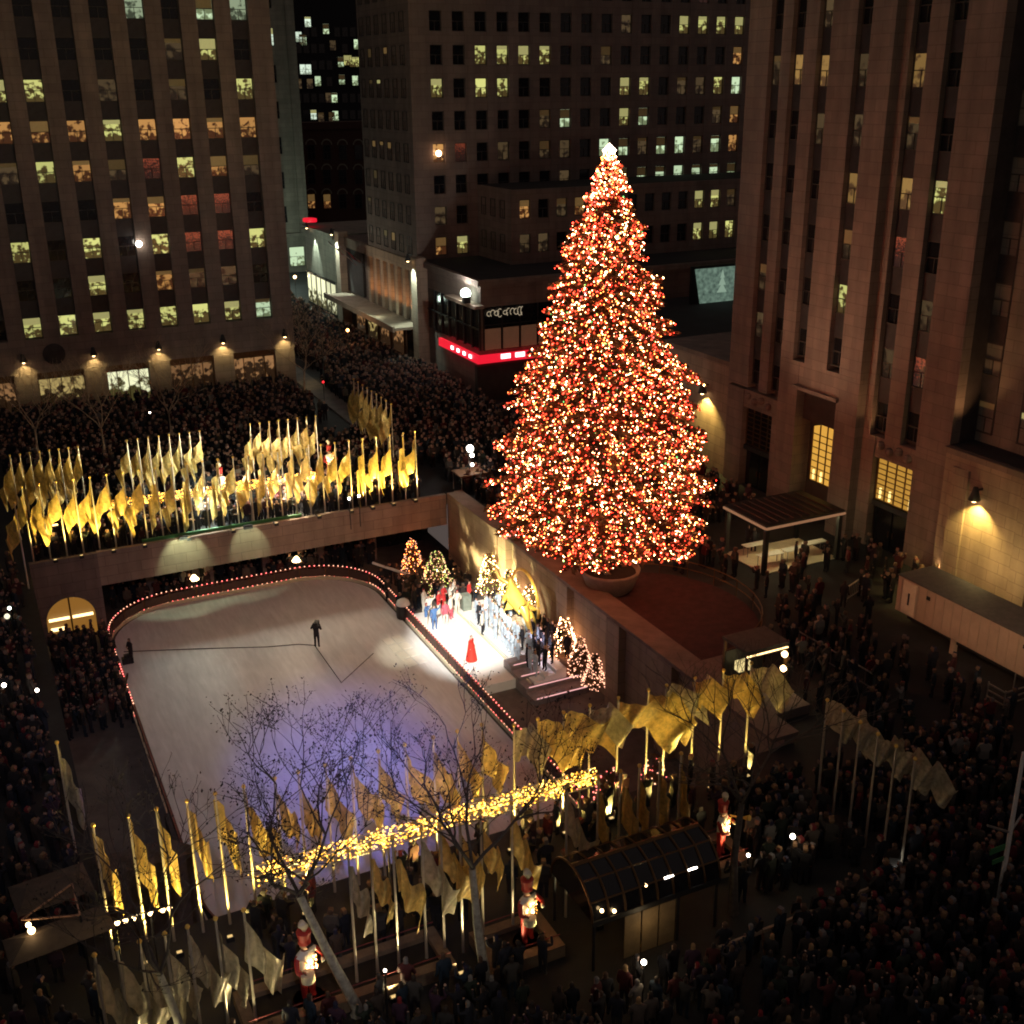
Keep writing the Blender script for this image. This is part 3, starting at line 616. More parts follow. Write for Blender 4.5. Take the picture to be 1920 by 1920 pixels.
# ---------------------------------------------------------------- the tall building on the right
TB = thing("skyscraper", "tall brown limestone skyscraper with stepped piers and lattice portal windows on the right", "building", (52, 59, 0))
def tb(m, name, mt): return m.build(name, mt, TB, (-52,-59,0))
tb(MB().box(52.75, 85, 47.6, 69.7, 0, 48), "core_wall", DARKST)
FZ = 3.47; 
def bay(xf, ys, cols, zb0, cw, first):
    """a bay with its front at xf, from ys[0] (far) to ys[1] (near), window strips centred on cols"""
    edges = [ys[0]]
    for c in cols: edges += [c+cw/2, c-cw/2]
    edges.append(ys[1])
    for i in range(0, len(edges), 2): tb(MB().box(xf, 52.748, edges[i+1], edges[i], zb0-.3, 48), "pier", LIME)
    for ci, c in enumerate(cols):
        for r in range(12):
            z = zb0+FZ*r
            if z > 47: continue
            window(TB, (xf+.42-52, c-59, z), -PI/2, cw, 1.95, first[ci].get(r, '.'))
            tb(MB().box(xf+.38, xf+.7, c-cw/2, c+cw/2, z+1.95, z+FZ), "spandrel", SPAND)
bay(52.0, (69.7, 62.9), (66.7, 64.4), 8.05, 1.3, ({1:'d', 2:'d', 6:'d', 8:'w', 10:'w'}, {6:'q', 8:'d', 10:'d'}))
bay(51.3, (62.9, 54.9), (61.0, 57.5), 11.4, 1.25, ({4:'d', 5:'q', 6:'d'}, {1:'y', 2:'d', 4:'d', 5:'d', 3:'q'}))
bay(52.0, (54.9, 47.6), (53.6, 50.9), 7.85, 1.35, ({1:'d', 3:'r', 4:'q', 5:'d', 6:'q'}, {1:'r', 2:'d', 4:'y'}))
# portals at the foot: side bays and centre with lit lattice windows above the doors
def portal(xf, c, w, z0, z1, hexa=False, on=True):
    edge = .55
    fr = MB(); nx, nz_ = 4, 8
    if not hexa:
        for i in range(nx+1): yy = c-w/2+w*i/nx; fr.box(xf+.3, xf+.36, yy-.045, yy+.045, z0, z1)
        for j in range(nz_+1): zz = z0+(z1-z0)*j/nz_; fr.box(xf+.31, xf+.35, c-w/2, c+w/2, zz-.03, zz+.03)
        pts = [(xf+.4,c-w/2,z0),(xf+.4,c+w/2,z0),(xf+.4,c+w/2,z1),(xf+.4,c-w/2,z1)]
    else:
        for i in range(nx+1):
            yy = c-w/2+w*i/nx; zt = z1-.5*abs(i-nx/2)/(nx/2); fr.box(xf+.3, xf+.36, yy-.045, yy+.045, z0, zt)
        for j in range(nz_): zz = z0+(z1-.5-z0)*j/nz_; fr.box(xf+.31, xf+.35, c-w/2, c+w/2, zz-.03, zz+.03)
        pts = [(xf+.4,c-w/2,z0),(xf+.4,c+w/2,z0),(xf+.4,c+w/2,z1-.5),(xf+.4,c,z1),(xf+.4,c-w/2,z1-.5)]
    o = tb(fr, "lattice_window", BRONZE); obj("pane", MB().add(pts, [tuple(range(len(pts)))]).mesh("pane", LATT if on else GLASS), o)
    if on:
        for yy in (c+w*.38, c+w*.12, c-w*.42): obj("lattice_lamp", MB().bar((xf+.38,yy,z0+.1),(xf+.38,yy,z0+.8),.13).mesh("lattice_lamp", glow("lattice_lamp",(1,.72,.25),1.8)), o)
for c in (66.0, 52.0):
    for ya, yb in ((69.7 if c > 60 else 54.9, c+1.75), (c-1.75, 62.9 if c > 60 else 47.6)): tb(MB().box(52.0, 52.748, min(ya,yb), max(ya,yb), 0, 7.54), "portal_jamb", LIME)
    tb(MB().box(52.1, 52.748, c-1.75, c+1.75, 6.2, 7.54), "carved_lintel", LIME); portal(52.1, c, 3.3, 3.3, 6.1, False, c < 60)
    m = MB()
    for k in range(4): m.ball((52.02, c-1.2+k*.8, 6.85+.25*(k % 2)), .3, n=8)
    tb(m, "carving", LIME)
    for k in range(2):
        d = tb(MB().box(52.5, 52.6, c-1.6+k*1.65, c-.1+k*1.65, .05, 2.8), "door", GLASS)
        MB().bar((52.46,c-.2+k*.35,1.0),(52.46,c-.2+k*.35,1.4),.05).build("handle", BRONZE, d)
    tb(MB().box(52.3, 52.74, c-1.75, c+1.75, 2.85, 3.2), "door_lintel", BLACK)
c = 58.8
tb(MB().box(51.3, 52.748, 60.9, 62.9, 0, 11.08), "portal_jamb", LIME); tb(MB().box(51.3, 52.748, 54.9, 56.9, 0, 11.08), "portal_jamb", LIME)
tb(MB().box(51.35, 52.74, 56.9, 60.9, 9.3, 11.08), "carved_lintel", LIME); tb(MB().box(51.1, 51.34, 56.7, 61.1, 9.2, 9.45), "ledge", LIME)
portal(52.2, c, 3.0, 2.6, 7.0, True); tb(MB().box(52.0, 52.74, 56.9, 60.9, 7.0, 9.29), "soffit", DARKST)
# recessed right shoulder, low wings with hooded lamps
tb(MB().box(54.0, 85, 20, 47.59, 8.7, 48), "shoulder_wall", LIMEG); 
for c in (47.0, 43.9, 40.8):
    for r in range(10): window(TB, (53.98-52, c-59, 9.3+FZ*r), -PI/2, 1.3, 1.95, {(47.0,2):'d',(47.0,3):'y',(43.9,0):'y',(47.0,0):'d',(47.0,1):'.'}.get((c, r), '.'))
    for r in range(9): tb(MB().box(53.93, 53.998, c-.65, c+.65, 11.25+FZ*r, 9.3+FZ*(r+1)), "spandrel", SPAND)
WG = thing("stone_wing", "low limestone wing under the skyscraper with hooded lamp above the trailer", "building", (52, 38, 0))
MB().box(51.8, 53.99, 20, 47.58, 0, 8.3).build("wall", LIME2, WG, (-52,-38,0)); MB().box(51.6, 53.99, 20, 47.59, 8.3, 8.65).build("coping", LIME, WG, (-52,-38,0))
MB().box(52.0, 53.98, 20, 47.57, 8.655, 8.7).build("roof", ROOFM, WG, (-52,-38,0))
for y in (46.2, 41.2, 36.5): MB().box(51.66, 51.797, y-.6, y+.6, 0, 7.6).build("pilaster", LIME2, WG, (-52,-38,0))
WL = thing("stone_wing", "low limestone wing left of the skyscraper beside the big tree", "building", (52, 76, 0))
MB().box(52.3, 60, 69.72, 79, 0, 8.8).build("wall", LIME2, WL, (-52,-76,0)); MB().box(52.1, 60, 69.73, 79.2, 8.8, 9.15).build("coping", LIME, WL, (-52,-76,0))
MB().box(53, 85, 79.3, 99, 0, 8.4).build("annex", ROOFM, WL, (-52,-76,0))
p = onX(1840, 935, 51.8); wall_lamp((51.8, p.y, p.z), -PI/2, "hooded yellow lamp on the low stone wing above the trailer", 1500, YEL, 112, 1.35, None)
p = onX(1328, 735, 52.3); wall_lamp((52.3, p.y, p.z), -PI/2, "hooded yellow lamp on the low wing just right of the big tree", 1400, YEL, 110, 1.35, None)
lamp("added_wall_fill", 'POINT', (49.3, 42.0, 3.4), 210, (1,.72,.26), radius=.4)  # added point light without a fixture, brightens the wing wall and trailer
lamp("pier_uplight", 'SPOT', (51.55, 53.4, 6.6), 330, (1,.5,.2), (51.65, 54.9, 15), 60, .8)
lamp("pier_uplight", 'SPOT', (52.5, 46.3, 8.9), 500, (1,.5,.2), (52.5, 47.5, 17), 70, .8)
lamp("pier_uplight", 'SPOT', (51.7, 46.8, .6), 300, (1,.6,.25), (52.0, 47.6, 4.5), 60, .8)
lamp("facade_uplight", 'SPOT', (42.5, 58, 3.8), 3600, (1,.60,.36), (51.6, 58, 20), 75, 1)

# ---------------------------------------------------------------- the big Christmas tree
TX, TY = 32.75, 55.6
xt = thing("christmas_tree", "towering Christmas tree covered in thousands of red and golden lights", "Christmas tree", (TX, TY, 0))
ZS = [3.3, 4.0, 5.0, 6.4, 8., 11.2, 13, 16.2, 19.2, 22.2, 24.2, 25.4]; RS = [4.6, 5.7, 6.2, 6.5, 6.3, 5.6, 5.1, 4.0, 2.9, 1.7, .95, .25]
def tR(z): return .865*np.interp(z, ZS, RS)
lob = [(rng.uniform(0,2*PI), rng.integers(3,9), rng.uniform(.3,1.4)) for _ in range(5)]
def shape(a, z):
    s = 1+sum(.045*np.sin(k*a+p+z*f) for p, k, f in lob)
    return tR(z)*s
MB().tube([(0,0,.4),(0,0,12),(0,0,25.3)], [.5,.3,.05], 10).build("trunk", DBARK, xt)
BP = []; NB = MB(); ND = []; NN = []
nb = 820
for i in range(nb+130):
    u = (i+.5)/nb; z0 = 3.9+21.7*(1-math.sqrt(1-u)) if i < nb else rng.uniform(20.5,25.6); a = i*2.39996+rng.normal(0,.25)
    L = float(shape(a, z0))*rng.choice([.78,.9,1.0,1.06,1.18], p=[.15,.25,.3,.2,.1]); droop = -.10*L+(.1 if z0 > 18 else 0)
    d = np.array([math.cos(a), math.sin(a), 0]); pts = []
    for k in range(6):
        t = k/5; pts.append(np.array([0,0,z0+.45*L*.35])+d*L*t+np.array([0,0,-.32*L*t**1.4*.9+droop*.2+ .12*L*max(0,t-.6)]))
    NB.tube(pts[::1], [.07*(1-k/6)+.012 for k in range(6)], 4, cap=False)
    sd = np.array([-d[1], d[0], 0])
    nsp = max(6, int(L*5.5))
    for k in range(nsp):                                   # side sprays of needles
        t = .25+.75*(k+rng.random())/nsp; q = t*5; j = min(4, int(q)); P0 = pts[j]+(pts[j+1]-pts[j])*(q-j)
        for sgn in (-1, 1):
            wdt = (.55+.30*rng.random())*min(1, L*.3+.25)*(1.1-.45*t); tip = P0+d*wdt*.7+sd*sgn*wdt*.8+np.array([0,0,-.12*wdt-.1*rng.random()])
            ND.append((P0, tip, wdt*.22)); 
            if t > .38:
                nbv = 3 if rng.random() < .5 else 4
                for _ in range(nbv): BP.append(P0+(tip-P0)*rng.uniform(.3,1.05)+rng.normal(0,.06,3))
stuff(NB.build("branches", DBARK, xt))
A_ = np.array([n_[0] for n_ in ND]); B_ = np.array([n_[1] for n_ in ND]); Wd = np.array([n_[2] for n_ in ND])
dv = B_-A_; pv = np.cross(dv, rng.normal(0,1,dv.shape)); pv /= np.linalg.norm(pv,axis=1)[:,None]
V = []; 
for s in range(3):                                         # three crossed blades a spray
    off = rng.normal(0,.08,A_.shape); pr_ = np.cross(dv/np.linalg.norm(dv,axis=1)[:,None], pv); ang = s*PI/3
    w_ = (pv*math.cos(ang)+pr_*math.sin(ang))*Wd[:,None]
    V.append(np.stack([A_+off*.3, A_+dv*.5+w_+off, B_+off, A_+dv*.5-w_+off], 1))
V = np.concatenate(V).reshape(-1,3); Fq = np.arange(len(V)).reshape(-1,4)
stuff(obj("foliage", npmesh("foliage", V, Fq, NEEDLE), xt))
BP = np.array(BP)
keep = rng.random(len(BP)) < np.clip(60000/len(BP), 0, 1); BP = BP[keep]
mi = rng.choice(7, len(BP), p=[.22,.18,.31,.215,.045,.02,.01])
print('bulbs', len(keep), len(BP)); bulbs("string_lights", BP, rng.choice([.035,.043,.053,.066], len(BP), p=[.25,.35,.28,.12])*np.where(mi == 3, 1.9, 1.0), [B_WW, B_AM, B_RED, B_HALO, B_PK, B_GR, glow("bulb_white",(1,.85,.6),10)], mi, xt)
st = MB()
for k in range(8):
    a = k*PI/8; 
    for sg_ in (0, PI): st.add([(0,0,.95),(.2*math.cos(a+sg_-.2),.2*math.sin(a+sg_-.2),.3),(.62*math.cos(a+sg_),.62*math.sin(a+sg_),.35 if k % 2 else -.15),(.2*math.cos(a+sg_+.2),.2*math.sin(a+sg_+.2),.3),(0,0,-.6)], [(0,1,2),(0,2,3),(4,2,1),(4,3,2)])
st.build("star", glow("star_light",(1,.70,.48),14), xt, (0,0,25.5)).scale = (.62,.62,.62)
tp = thing("tree_planter", "pale round concrete planter bowl at the foot of the big tree", "planter", (TX+.3, TY-.6, 0))
MB().lathe([(1.1,0),(1.45,.35),(1.8,1.35),(1.85,1.5),(1.7,1.5),(1.6,1.3),(.001,1.3)], 28).build("bowl", mat("concrete",(.34,.29,.24),.85,var=.15), tp, smooth=True)
MB().lathe([(1.58,1.305),(.001,1.34)], 20).build("soil", mat("soil",(.02,.015,.01),.95), tp)
# red carpet terrace with curved rail
ct = MB(); oc = (34.2, 49.9); pts = [(32.2,58.5),(32.2,44.4)]+[(34.0+5.2*math.sin(PI*k/16), 50.6-6.2*math.cos(PI*k/16)) for k in range(17)]+[(34.,58.4)]
ct.poly(pts, .004, .14); ct = ct.build("carpet_terrace", CARPET); tag(ct, "dark red carpeted terrace curving out beside the big tree's planter", "terrace")
cr_ = thing("curved_railing", "thin curved metal railing round the red carpet terrace", "railing", (34, 50.6, .14)); rp = [(5.25*math.sin(PI*k/20), -6.3*math.cos(PI*k/20)) for k in range(21)]
for z in (.55, 1.05): MB().tube([(x,y,z) for x,y in rp], .03, 6).build("rail", BRONZE, cr_)
me = MB().tube([(0,0,0),(0,0,1.05)], .025, 6).mesh("post", BRONZE)
for x, y in rp[::2]: obj("post", me, cr_, (x,y,0))
m = MB(); m.poly([(32.2,38),(34.4,38),(34.4,44.2),(32.2,44.2)], 0, .5); tag(m.build("side_planter", LIME), "long low stone planter along the side wall beyond the terrace", "planter")

# small lit trees in the sunken plaza
def small_tree(loc, h, r, label, bulbm, n, green=False, group=None):
    t = thing("small_christmas_tree", label, "Christmas tree", loc, rng.uniform(0,6), group)
    MB().tube([(0,0,0),(0,0,h*.9)], [.07,.02], 6).build("trunk", DBARK, t)
    m = MB(); Q = []
    for i in range(int(220*r*h/4)):
        u = rng.random(); z = .3+(h-.35)*(1-math.sqrt(1-u*.98)); rr_ = r*(1-(z-.3)/h)**.85*rng.uniform(.6,1.08); a = rng.uniform(0,2*PI)
        p = np.array([rr_*math.cos(a), rr_*math.sin(a), z]); q = p*np.array([.45,.45,1])+np.array([0,0,.12]); s = np.array([-math.sin(a), math.cos(a), 0])*.16
        m.add([q, (p+q)/2+s, p+[0,0,-.1], (p+q)/2-s], [(0,1,2,3)])
    stuff(m.build("foliage", NEEDLE, t))
    for i in range(n):
        u = rng.random(); z = .25+(h-.25)*(1-math.sqrt(1-u*.985)); rr_ = r*(1-(z-.3)/h if z > .3 else 1)**.85*rng.uniform(.85,1.1); a = rng.uniform(0,2*PI); Q.append((rr_*math.cos(a), rr_*math.sin(a), z))
    bulbs("string_lights", Q, rng.uniform(.028,.05,len(Q)), bulbm, rng.integers(0,len(bulbm),len(Q)), t); return t
small_tree((27.2,73.6,PZ), 3.9, 1.0, "small orange lit Christmas tree farthest back in the sunken plaza corner", [B_AM, B_SOFT], 330)
small_tree((28.0,70.8,PZ), 3.7, 1.3, "small bushy green and gold lit tree in front of the orange one", [glow("bulb_lime",(.75,.85,.2),2.6), B_SOFT], 420)
small_tree((30.4,63.6,-4.6), 3.6, .95, "small golden lit tree leaning on the wall left of the gilded statue", [glow("bulb_lime",(.75,.85,.2),2.6), B_WW], 300)
small_tree((31.0,61.9,-4.8), 3.3, .9, "small golden lit tree directly behind the gilded statue", [B_SOFT, B_WW], 260)
small_tree((30.2,66.4,-4.2), 3.4, .95, "golden green lit tree standing against the lit wall behind the stage corner", [glow("bulb_lime",(.75,.85,.2),2.6), B_WW], 300)
small_tree((30.6,56.2,-5), 3.6, 1.0, "tall pink gold lit tree right of the gilded statue", [B_SOFT, B_WW], 380)
small_tree((30.7,54.4,-5), 2.9, .85, "middle pink gold lit tree right of the gilded statue", [B_SOFT], 240)
small_tree((30.7,52.6,-5), 2.6, .8, "shortest pink gold lit tree right of the gilded statue", [B_SOFT], 210)
for i, (px, py, h) in enumerate(((1140,1500,2.6),(1225,1480,2.9),(1195,1530,1.7))):
    p = gp(px, py, -1.2); small_tree((p.x,p.y,-1.8), h, .8, f"{('left','right','smallest')[i]} dark bush with sparse pink lights under the flags by the wall", [B_PK, B_SOFT], 60)

# ---------------------------------------------------------------- gilded statue, fountain, stage
pm_ = thing("gilded_statue", "gilded reclining figure statue with a ring in front of the lit wall", "statue", (29.6, 60.2, PZ))
def skin(name, joints, edges, root, mats, parent=None, sub=1, loc=(0,0,0), rz=0, fmat=None):
    me = bpy.data.meshes.new(name); me.from_pydata([j[0] for j in joints], edges, []); o = bpy.data.objects.new(name, me); COL.objects.link(o)
    sk = o.modifiers.new("s", 'SKIN'); sk.use_smooth_shade = True
    for i, j in enumerate(joints):
        r_ = j[1]; r_ = r_ if isinstance(r_, tuple) else (r_, r_); me.skin_vertices[0].data[i].radius = r_
        me.skin_vertices[0].data[i].use_root = (i == root)
    if sub: o.modifiers.new("u", 'SUBSURF').levels = sub
    dg = bpy.context.evaluated_depsgraph_get(); out = bpy.data.meshes.new_from_object(o.evaluated_get(dg)); out.name = name
    bpy.data.objects.remove(o); bpy.data.meshes.remove(me); out.materials.clear()
    for m in (mats if isinstance(mats, (list, tuple)) else [mats]): out.materials.append(m)
    if fmat:
        for p in out.polygons: p.material_index = fmat(p.center, p.normal)
    return out
J = [((0,0,2.6),.34),((-.05,.5,3.0),.40),((-.1,1.0,3.45),.42),((-.1,1.2,3.85),.16),((-.15,1.3,4.2),.24),
     ((.1,1.35,3.5),.17),((-.5,1.9,3.9),.13),((-.6,2.3,4.5),.10),((-.6,.9,3.2),.17),((-1.0,.3,3.2),.12),((-1.3,-.3,3.5),.1),
     ((-.2,-.8,2.9),.27),((-.3,-1.5,2.3),.18),((-.4,-2.1,2.0),.10),((.25,-.7,2.4),.27),((.2,-1.2,1.7),.18),((.1,-1.9,1.4),.10)]
E_ = [(0,1),(1,2),(2,3),(3,4),(2,5),(5,6),(6,7),(2,8),(8,9),(9,10),(0,11),(11,12),(12,13),(0,14),(14,15),(15,16)]
pm_.scale = (1.12,1.12,1.12); obj("figure", skin("figure", J, E_, 0, GOLDST), pm_)
m = MB(); m.tube([(.3, .2+1.75*math.cos(a), 3.1+1.75*math.sin(a)) for a in np.linspace(-.3,PI+.3,26)], .09, 8); m.build("ring", GOLDST, pm_, smooth=True)
m = MB(); m.lathe([(1.5,0),(1.3,.5),(.9,1.2),(.75,1.9),(.3,2.25),(.001,2.3)], 9); m.build("rock_base", LIME2, pm_)
m = MB()
for k in range(7): a = .5+k*.7; m.add([(0,0,2.7),(-.9*math.cos(a),.9*math.sin(a)*1.6,2.4+.25*(k%3)),(-.7*math.cos(a+.5),1.1*math.sin(a+.5),2.9),(.1,.1,3.0)], [(0,1,2,3)])
m.build("drapery", GOLDST, pm_)
lamp("statue_spot", 'SPOT', (24.0, 52, 6), 24000, (1,.9,.5), (29.6,60.3,-2.2), 17, 1)
fb = thing("fountain_basin", "stepped fountain basin edged with pale light strips below the gilded statue", "fountain", (29.2, 55.6, PZ))
for k in range(4): MB().box(-2.2, 1.6, 1.9-1.05*(k+1), 1.896-1.05*k, 0, 1.15-.26*k).build("step", mat("violet_stone",(.24,.20,.20),.6,var=.2), fb)
for k in range(4): MB().bar((-2.0,1.9-1.05*(k+1)+.02,1.19-.26*k),(1.4,1.9-1.05*(k+1)+.02,1.19-.26*k),.045).build("light_strip", glow("strip_light",(1,.5,.48),1.1), fb)
lamp("basin_light", 'POINT', (29.0,56.6,-3.2), 90, (.8,.75,1), radius=.3)
sg_ = thing("performance_stage", "dazzling white stage floor beside the ice with stepped risers", "stage", (27.5, 62, PZ))
MB().add([(-3.05,5.2,.62),(-3.05,-6.2,.62),(.9,-6.2,.62),(2.6,5.2,.62),(-3.05,5.2,0),(-3.05,-6.2,0),(.9,-6.2,0),(2.6,5.2,0)], [(0,1,2,3),(0,4,5,1),(1,5,6,2),(2,6,7,3),(3,7,4,0)]).build("stage_floor", SNOWW, sg_)
for k in range(4): MB().box(.5+k*.72-.3, .5+(k+1)*.72-.302, -7.4, 2.3, .02, .5+.26*(k+1)).build("riser", SNOWW if k < 3 else WOOD, sg_)
MB().bar((.05,4.9,.66),(.05,-7.2,.66),.1).build("edge_trim", CREAM, sg_); MB().bar((-3.08,5.2,.56),(-3.08,-6.2,.56),.08,.16).build("edge_trim", CREAM, sg_)
MB().box(-.05+.55,.55+.55,4.0,4.6,.62,1.75).build("lectern", mat("grey_green_board",(.2,.24,.2),.7), sg_)
for i, (a, c_) in enumerate((((718,1198),(772,1250)),((712,1190),(738,1176)))):
    p = gp(*a, PZ+.1); q = gp(*c_, PZ+.1); d = (q-p); nrm = Vector((-d.y, d.x, 0)).normalized()*.75
    m = MB()
    if i == 0:
        for k in range(4):
            a_ = p+d*(k/4)+d*.02; b_ = p+d*((k+1)/4)-d*.02
            for s_ in (0, 1):
                o1 = nrm*(.95*s_-.2); o2 = nrm*(.95*s_+.6); m.poly([(v.x,v.y) for v in (a_+o1,b_+o1,b_+o2,a_+o2)], PZ+.104, PZ+.14)
        mt_ = thing("ice_mat", "white panelled carpet mat lying on the ice beside the stage gate", "mat", (p.x,p.y,PZ+.1))
        m.build("panel", SNOWW, mt_, (-p.x,-p.y,-PZ-.1))
lamp("mat_spot", 'SPOT', (12, 30, 26), 60000, (1,.93,.66), tuple(gp(748,1224,PZ)), 4.6, 1, .1)
bx = thing("stage_monitor", "round white topped loudspeaker drum at the back corner of the stage", "speaker", tuple(gp(757,1160,PZ)))
MB().lathe([(.45,0),(.5,.3),(.5,1.1),(.001,1.1)], 14).build("drum_body", BLACK, bx); MB().lathe([(.5,1.1),(.42,1.35),(.2,1.5),(.001,1.52)], 14).build("cover", WHITEP, bx)
cb = MB(); cps = [tuple(gp(px,py,PZ+.12)) for px,py in ((232,1222),(330,1218),(420,1215),(500,1213),(560,1208),(590,1210),(640,1280),(700,1225))]
cb.tube(cps, .03, 5); tag(cb.build("camera_cable", BLACK), "thin black cable snaking across the ice between the two camera people", "cable")
bm_ = thing("boom_arm", "pale television boom arm angled down beyond the rink barrier", "boom", (25.9,73.0,PZ))
MB().bar((-1.6,1.2,1.9),(.7,-.9,1.2),.14).build("arm", WHITEP, bm_); MB().tube([(.6,-.8,0),(.6,-.8,1.25)], .06, 6).build("stand", BLACK, bm_); MB().box(.5,.95,-1.15,-.8,1.0,1.4).build("camera_head", BLACK, bm_)

# ---------------------------------------------------------------- flags
def flag_mesh(name, kind, seed, m):
    r_ = random.Random(seed); nu, nv = 22, 9; V = []; ph = r_.uniform(0,6); A = r_.uniform(.8,1.2)
    for i in range(nu+1):
        for j in range(nv+1):
            u, v = i/nu, j/nv
            if kind == 'droop':     # hanging in pleats, tip swept to one side
                x = u*(.85*A)*(1-.25*v)+.09*math.sin(9*u+ph); z = -v*1.35-u*(1.75-.3*v); y = .26*math.sin(u*15+ph+v*2)*(.3+u)+.07*math.sin(u*31+ph*2+v*5)
                x *= (.25+.75*min(1, v+u))
            elif kind == 'limp':    # almost closed
                x = u*.42*A+.06*math.sin(12*u+ph); z = -v*1.5-u*1.6; y = .22*math.sin(u*17+ph+v)*(.35+u)+.06*math.sin(u*33+ph+v*4)
            else:                   # filled by wind
                x = u*1.9*A*(1-.12*v); z = -v*1.35-u*u*.9*A-.16*math.sin(u*6+ph+v); y = .42*math.sin(u*10+ph+v*1.6)*(.25+u)+.10*math.sin(u*23+v*7+ph)
            V.append((x, y, z))
    Fc = [(i*(nv+1)+j, (i+1)*(nv+1)+j, (i+1)*(nv+1)+j+1, i*(nv+1)+j+1) for i in range(nu) for j in range(nv)]
    me = bpy.data.meshes.new(name); me.from_pydata(V, [], Fc); me.materials.append(m); me.polygons.foreach_set("use_smooth", [True]*len(Fc)); me.update(); return me
FM = {(k, c): [flag_mesh("flag", k, s+len(k), mm) for s in range(5)] for k in ('droop', 'limp', 'wind') for c, mm in (('g', FLAGG), ('s', FLAGS))}
POLES = {}
def flagpole(x, y, h, label, kind='droop', c='g', rz=0., group=None, z0=0, sc=1.):
    t = thing("flagpole", label, "flagpole", (x, y, z0), 0, group)
    if h not in POLES:
        POLES[h] = (MB().tube([(0,0,0),(0,0,h)], [.055,.04], 8).mesh("pole", POLEM), MB().ball((0,0,h+.07), .085, n=8).mesh("finial", GOLDST))
    obj("pole", POLES[h][0], t); obj("finial", POLES[h][1], t)
    f = obj("flag", random.choice(FM[(kind, c)]), t, (0,0,h-.06), rz); f.scale = (sc*random.uniform(.85,1.15), 1, sc*random.uniform(.9,1.1)); return t
i = 0
for k in range(27):                                        # front row along the far side of the rink
    x = 1.75+k*1.035
    if k == 26: x = 28.55
    flagpole(x, 75.55, 5.3, f"flagpole with gold flag, {nth(k)} from left in the front row beyond the rink", random.choice(('droop','droop','limp')) if k > 5 else 'droop', 'g', PI+random.uniform(-.5,.4), "flagpoles in the front row beyond the rink", sc=1.5)
k = 0
for a, c_, n in (((1.5,82),(5.9,82),8),((9.2,82),(14.3,82),8),((18.0,82),(23.0,82),8)):
    for j in range(n):
        flagpole(a[0]+(c_[0]-a[0])*j/(n-1), 82.0, 5.6, f"flagpole with drooping bronze flag, {nth(k)} from left in the back row beyond the rink", 'droop', 'g', PI+random.uniform(-.4,.4), "flagpoles in the back row beyond the rink", sc=1.35); k += 1
for k in range(9):
    flagpole(29.3, 82.6+k*1.15, 5.6, f"flagpole with long slanting gold flag, {nth(k)} counted from the rink in the far corner fan", 'droop', 'g', PI-.3+random.uniform(-.15,.15), "flagpoles fanned at the far corner", sc=1.2)
for k, (px, py) in enumerate(((27,945),(107,1395))):
    p = gp(px, py, 5.6); flagpole(p.x, p.y, 5.6, f"lone flagpole with big pale flag on the left edge, {'upper' if k == 0 else 'lower'} one", 'limp' if k else 'droop', 's' if k else 'g', 0 if k else PI, sc=1.35)
pit = [160,230,285,345,400,455,515,560,612,660,712,762,815,860,905]
for k, px in enumerate(pit):                               # near side of the rink, gold
    x = onY(px, 1460, 35.6).x
    flagpole(x, 35.6, 5.6, f"flagpole with gold flag, {nth(k)} from left on the near edge of the rink", 'limp' if k < 5 else 'droop', 'g', random.uniform(-.4,.3), "flagpoles on the near edge of the rink", sc=1.25)
for k, px in enumerate((955,1000,1048,1097,1150,1205,1238,1290,1342,1392)):
    x = onY(px, 1330, 36.0).x
    flagpole(x, 35.6, 5.2, f"flagpole with billowing shiny gold flag, {nth(k)} from left before the side wall", 'wind', 'g' if k % 3 else 's', random.uniform(-.5,.1), "flagpoles with billowing gold flags before the side wall", sc=1.05)
for k, px in enumerate((160,205,250,300,345,400,455)):
    x = onY(px, 1690, 30.2).x; flagpole(x, 30.2, 4.7, f"flagpole with silver grey flag, {nth(k)} from left in the near left corner", 'droop', 's', random.uniform(-.3,.5), "silver flagpoles in the near left corner", sc=1.3)
for k, px in enumerate((650,692,735,790,826,862,902,960,1062,1120,1160,1195,1232,1270)):
    x = onY(px, 1560, 30.4).x; flagpole(x, 30.4, 5.6, f"flagpole with hanging gold green flag, {nth(k)} from left in the row nearest the glass kiosk", 'droop' if k < 9 else 'limp', 's' if k in (0,3,8) else 'g', random.uniform(-.7,.2), "flagpoles in the nearest row", sc=1.2)
for k in range(6):
    flagpole(29.5, 31.6-k*.98, 5.2, f"flagpole with dull silver flag, {nth(k)} from the rink in the short row at right", 'wind', 's', -.6+random.uniform(-.2,.2), "flagpoles in the short row at the right", sc=.9)
# warm footlights hidden at the foot of the flag rows
def footlight(x, y, z, e, col, label, group, aim=(0,0,4)):
    t = thing("footlight", label, "floodlight", (x,y,z), 0, group)
    MB().box(-.14,.14,-.1,.1,0,.2).build("housing", BLACK, t); MB().box(-.09,.09,-.06,.06,.2,.22).build("lens", glow("footlight_lens",(1,.66,.25),.9), t)
    if 74 < y < 75: MB().bar((0,0,-.01),(0,.98,-.01),.07).build("bracket", BLACK, t)
    lamp("footlight_lamp", 'SPOT', (x,y,z+.3), e, col, (x+aim[0],y+aim[1],z+aim[2]), 110, .8, .08)
G = "footlights under the far flags"
for k, (x, e) in enumerate(((3.0,430),(4.6,560),(6.6,560),(8.6,330),(11.5,160),(14.5,150),(17.5,150),(20.6,200),(23.0,420),(24.6,560),(26.2,620),(27.9,560))):
    footlight(x, 74.25, .40, e*(3.4 if e > 400 else 1.5), YEL, f"small yellow footlight, {nth(k)} from left on the far parapet", G, (0,1.2,3.6))
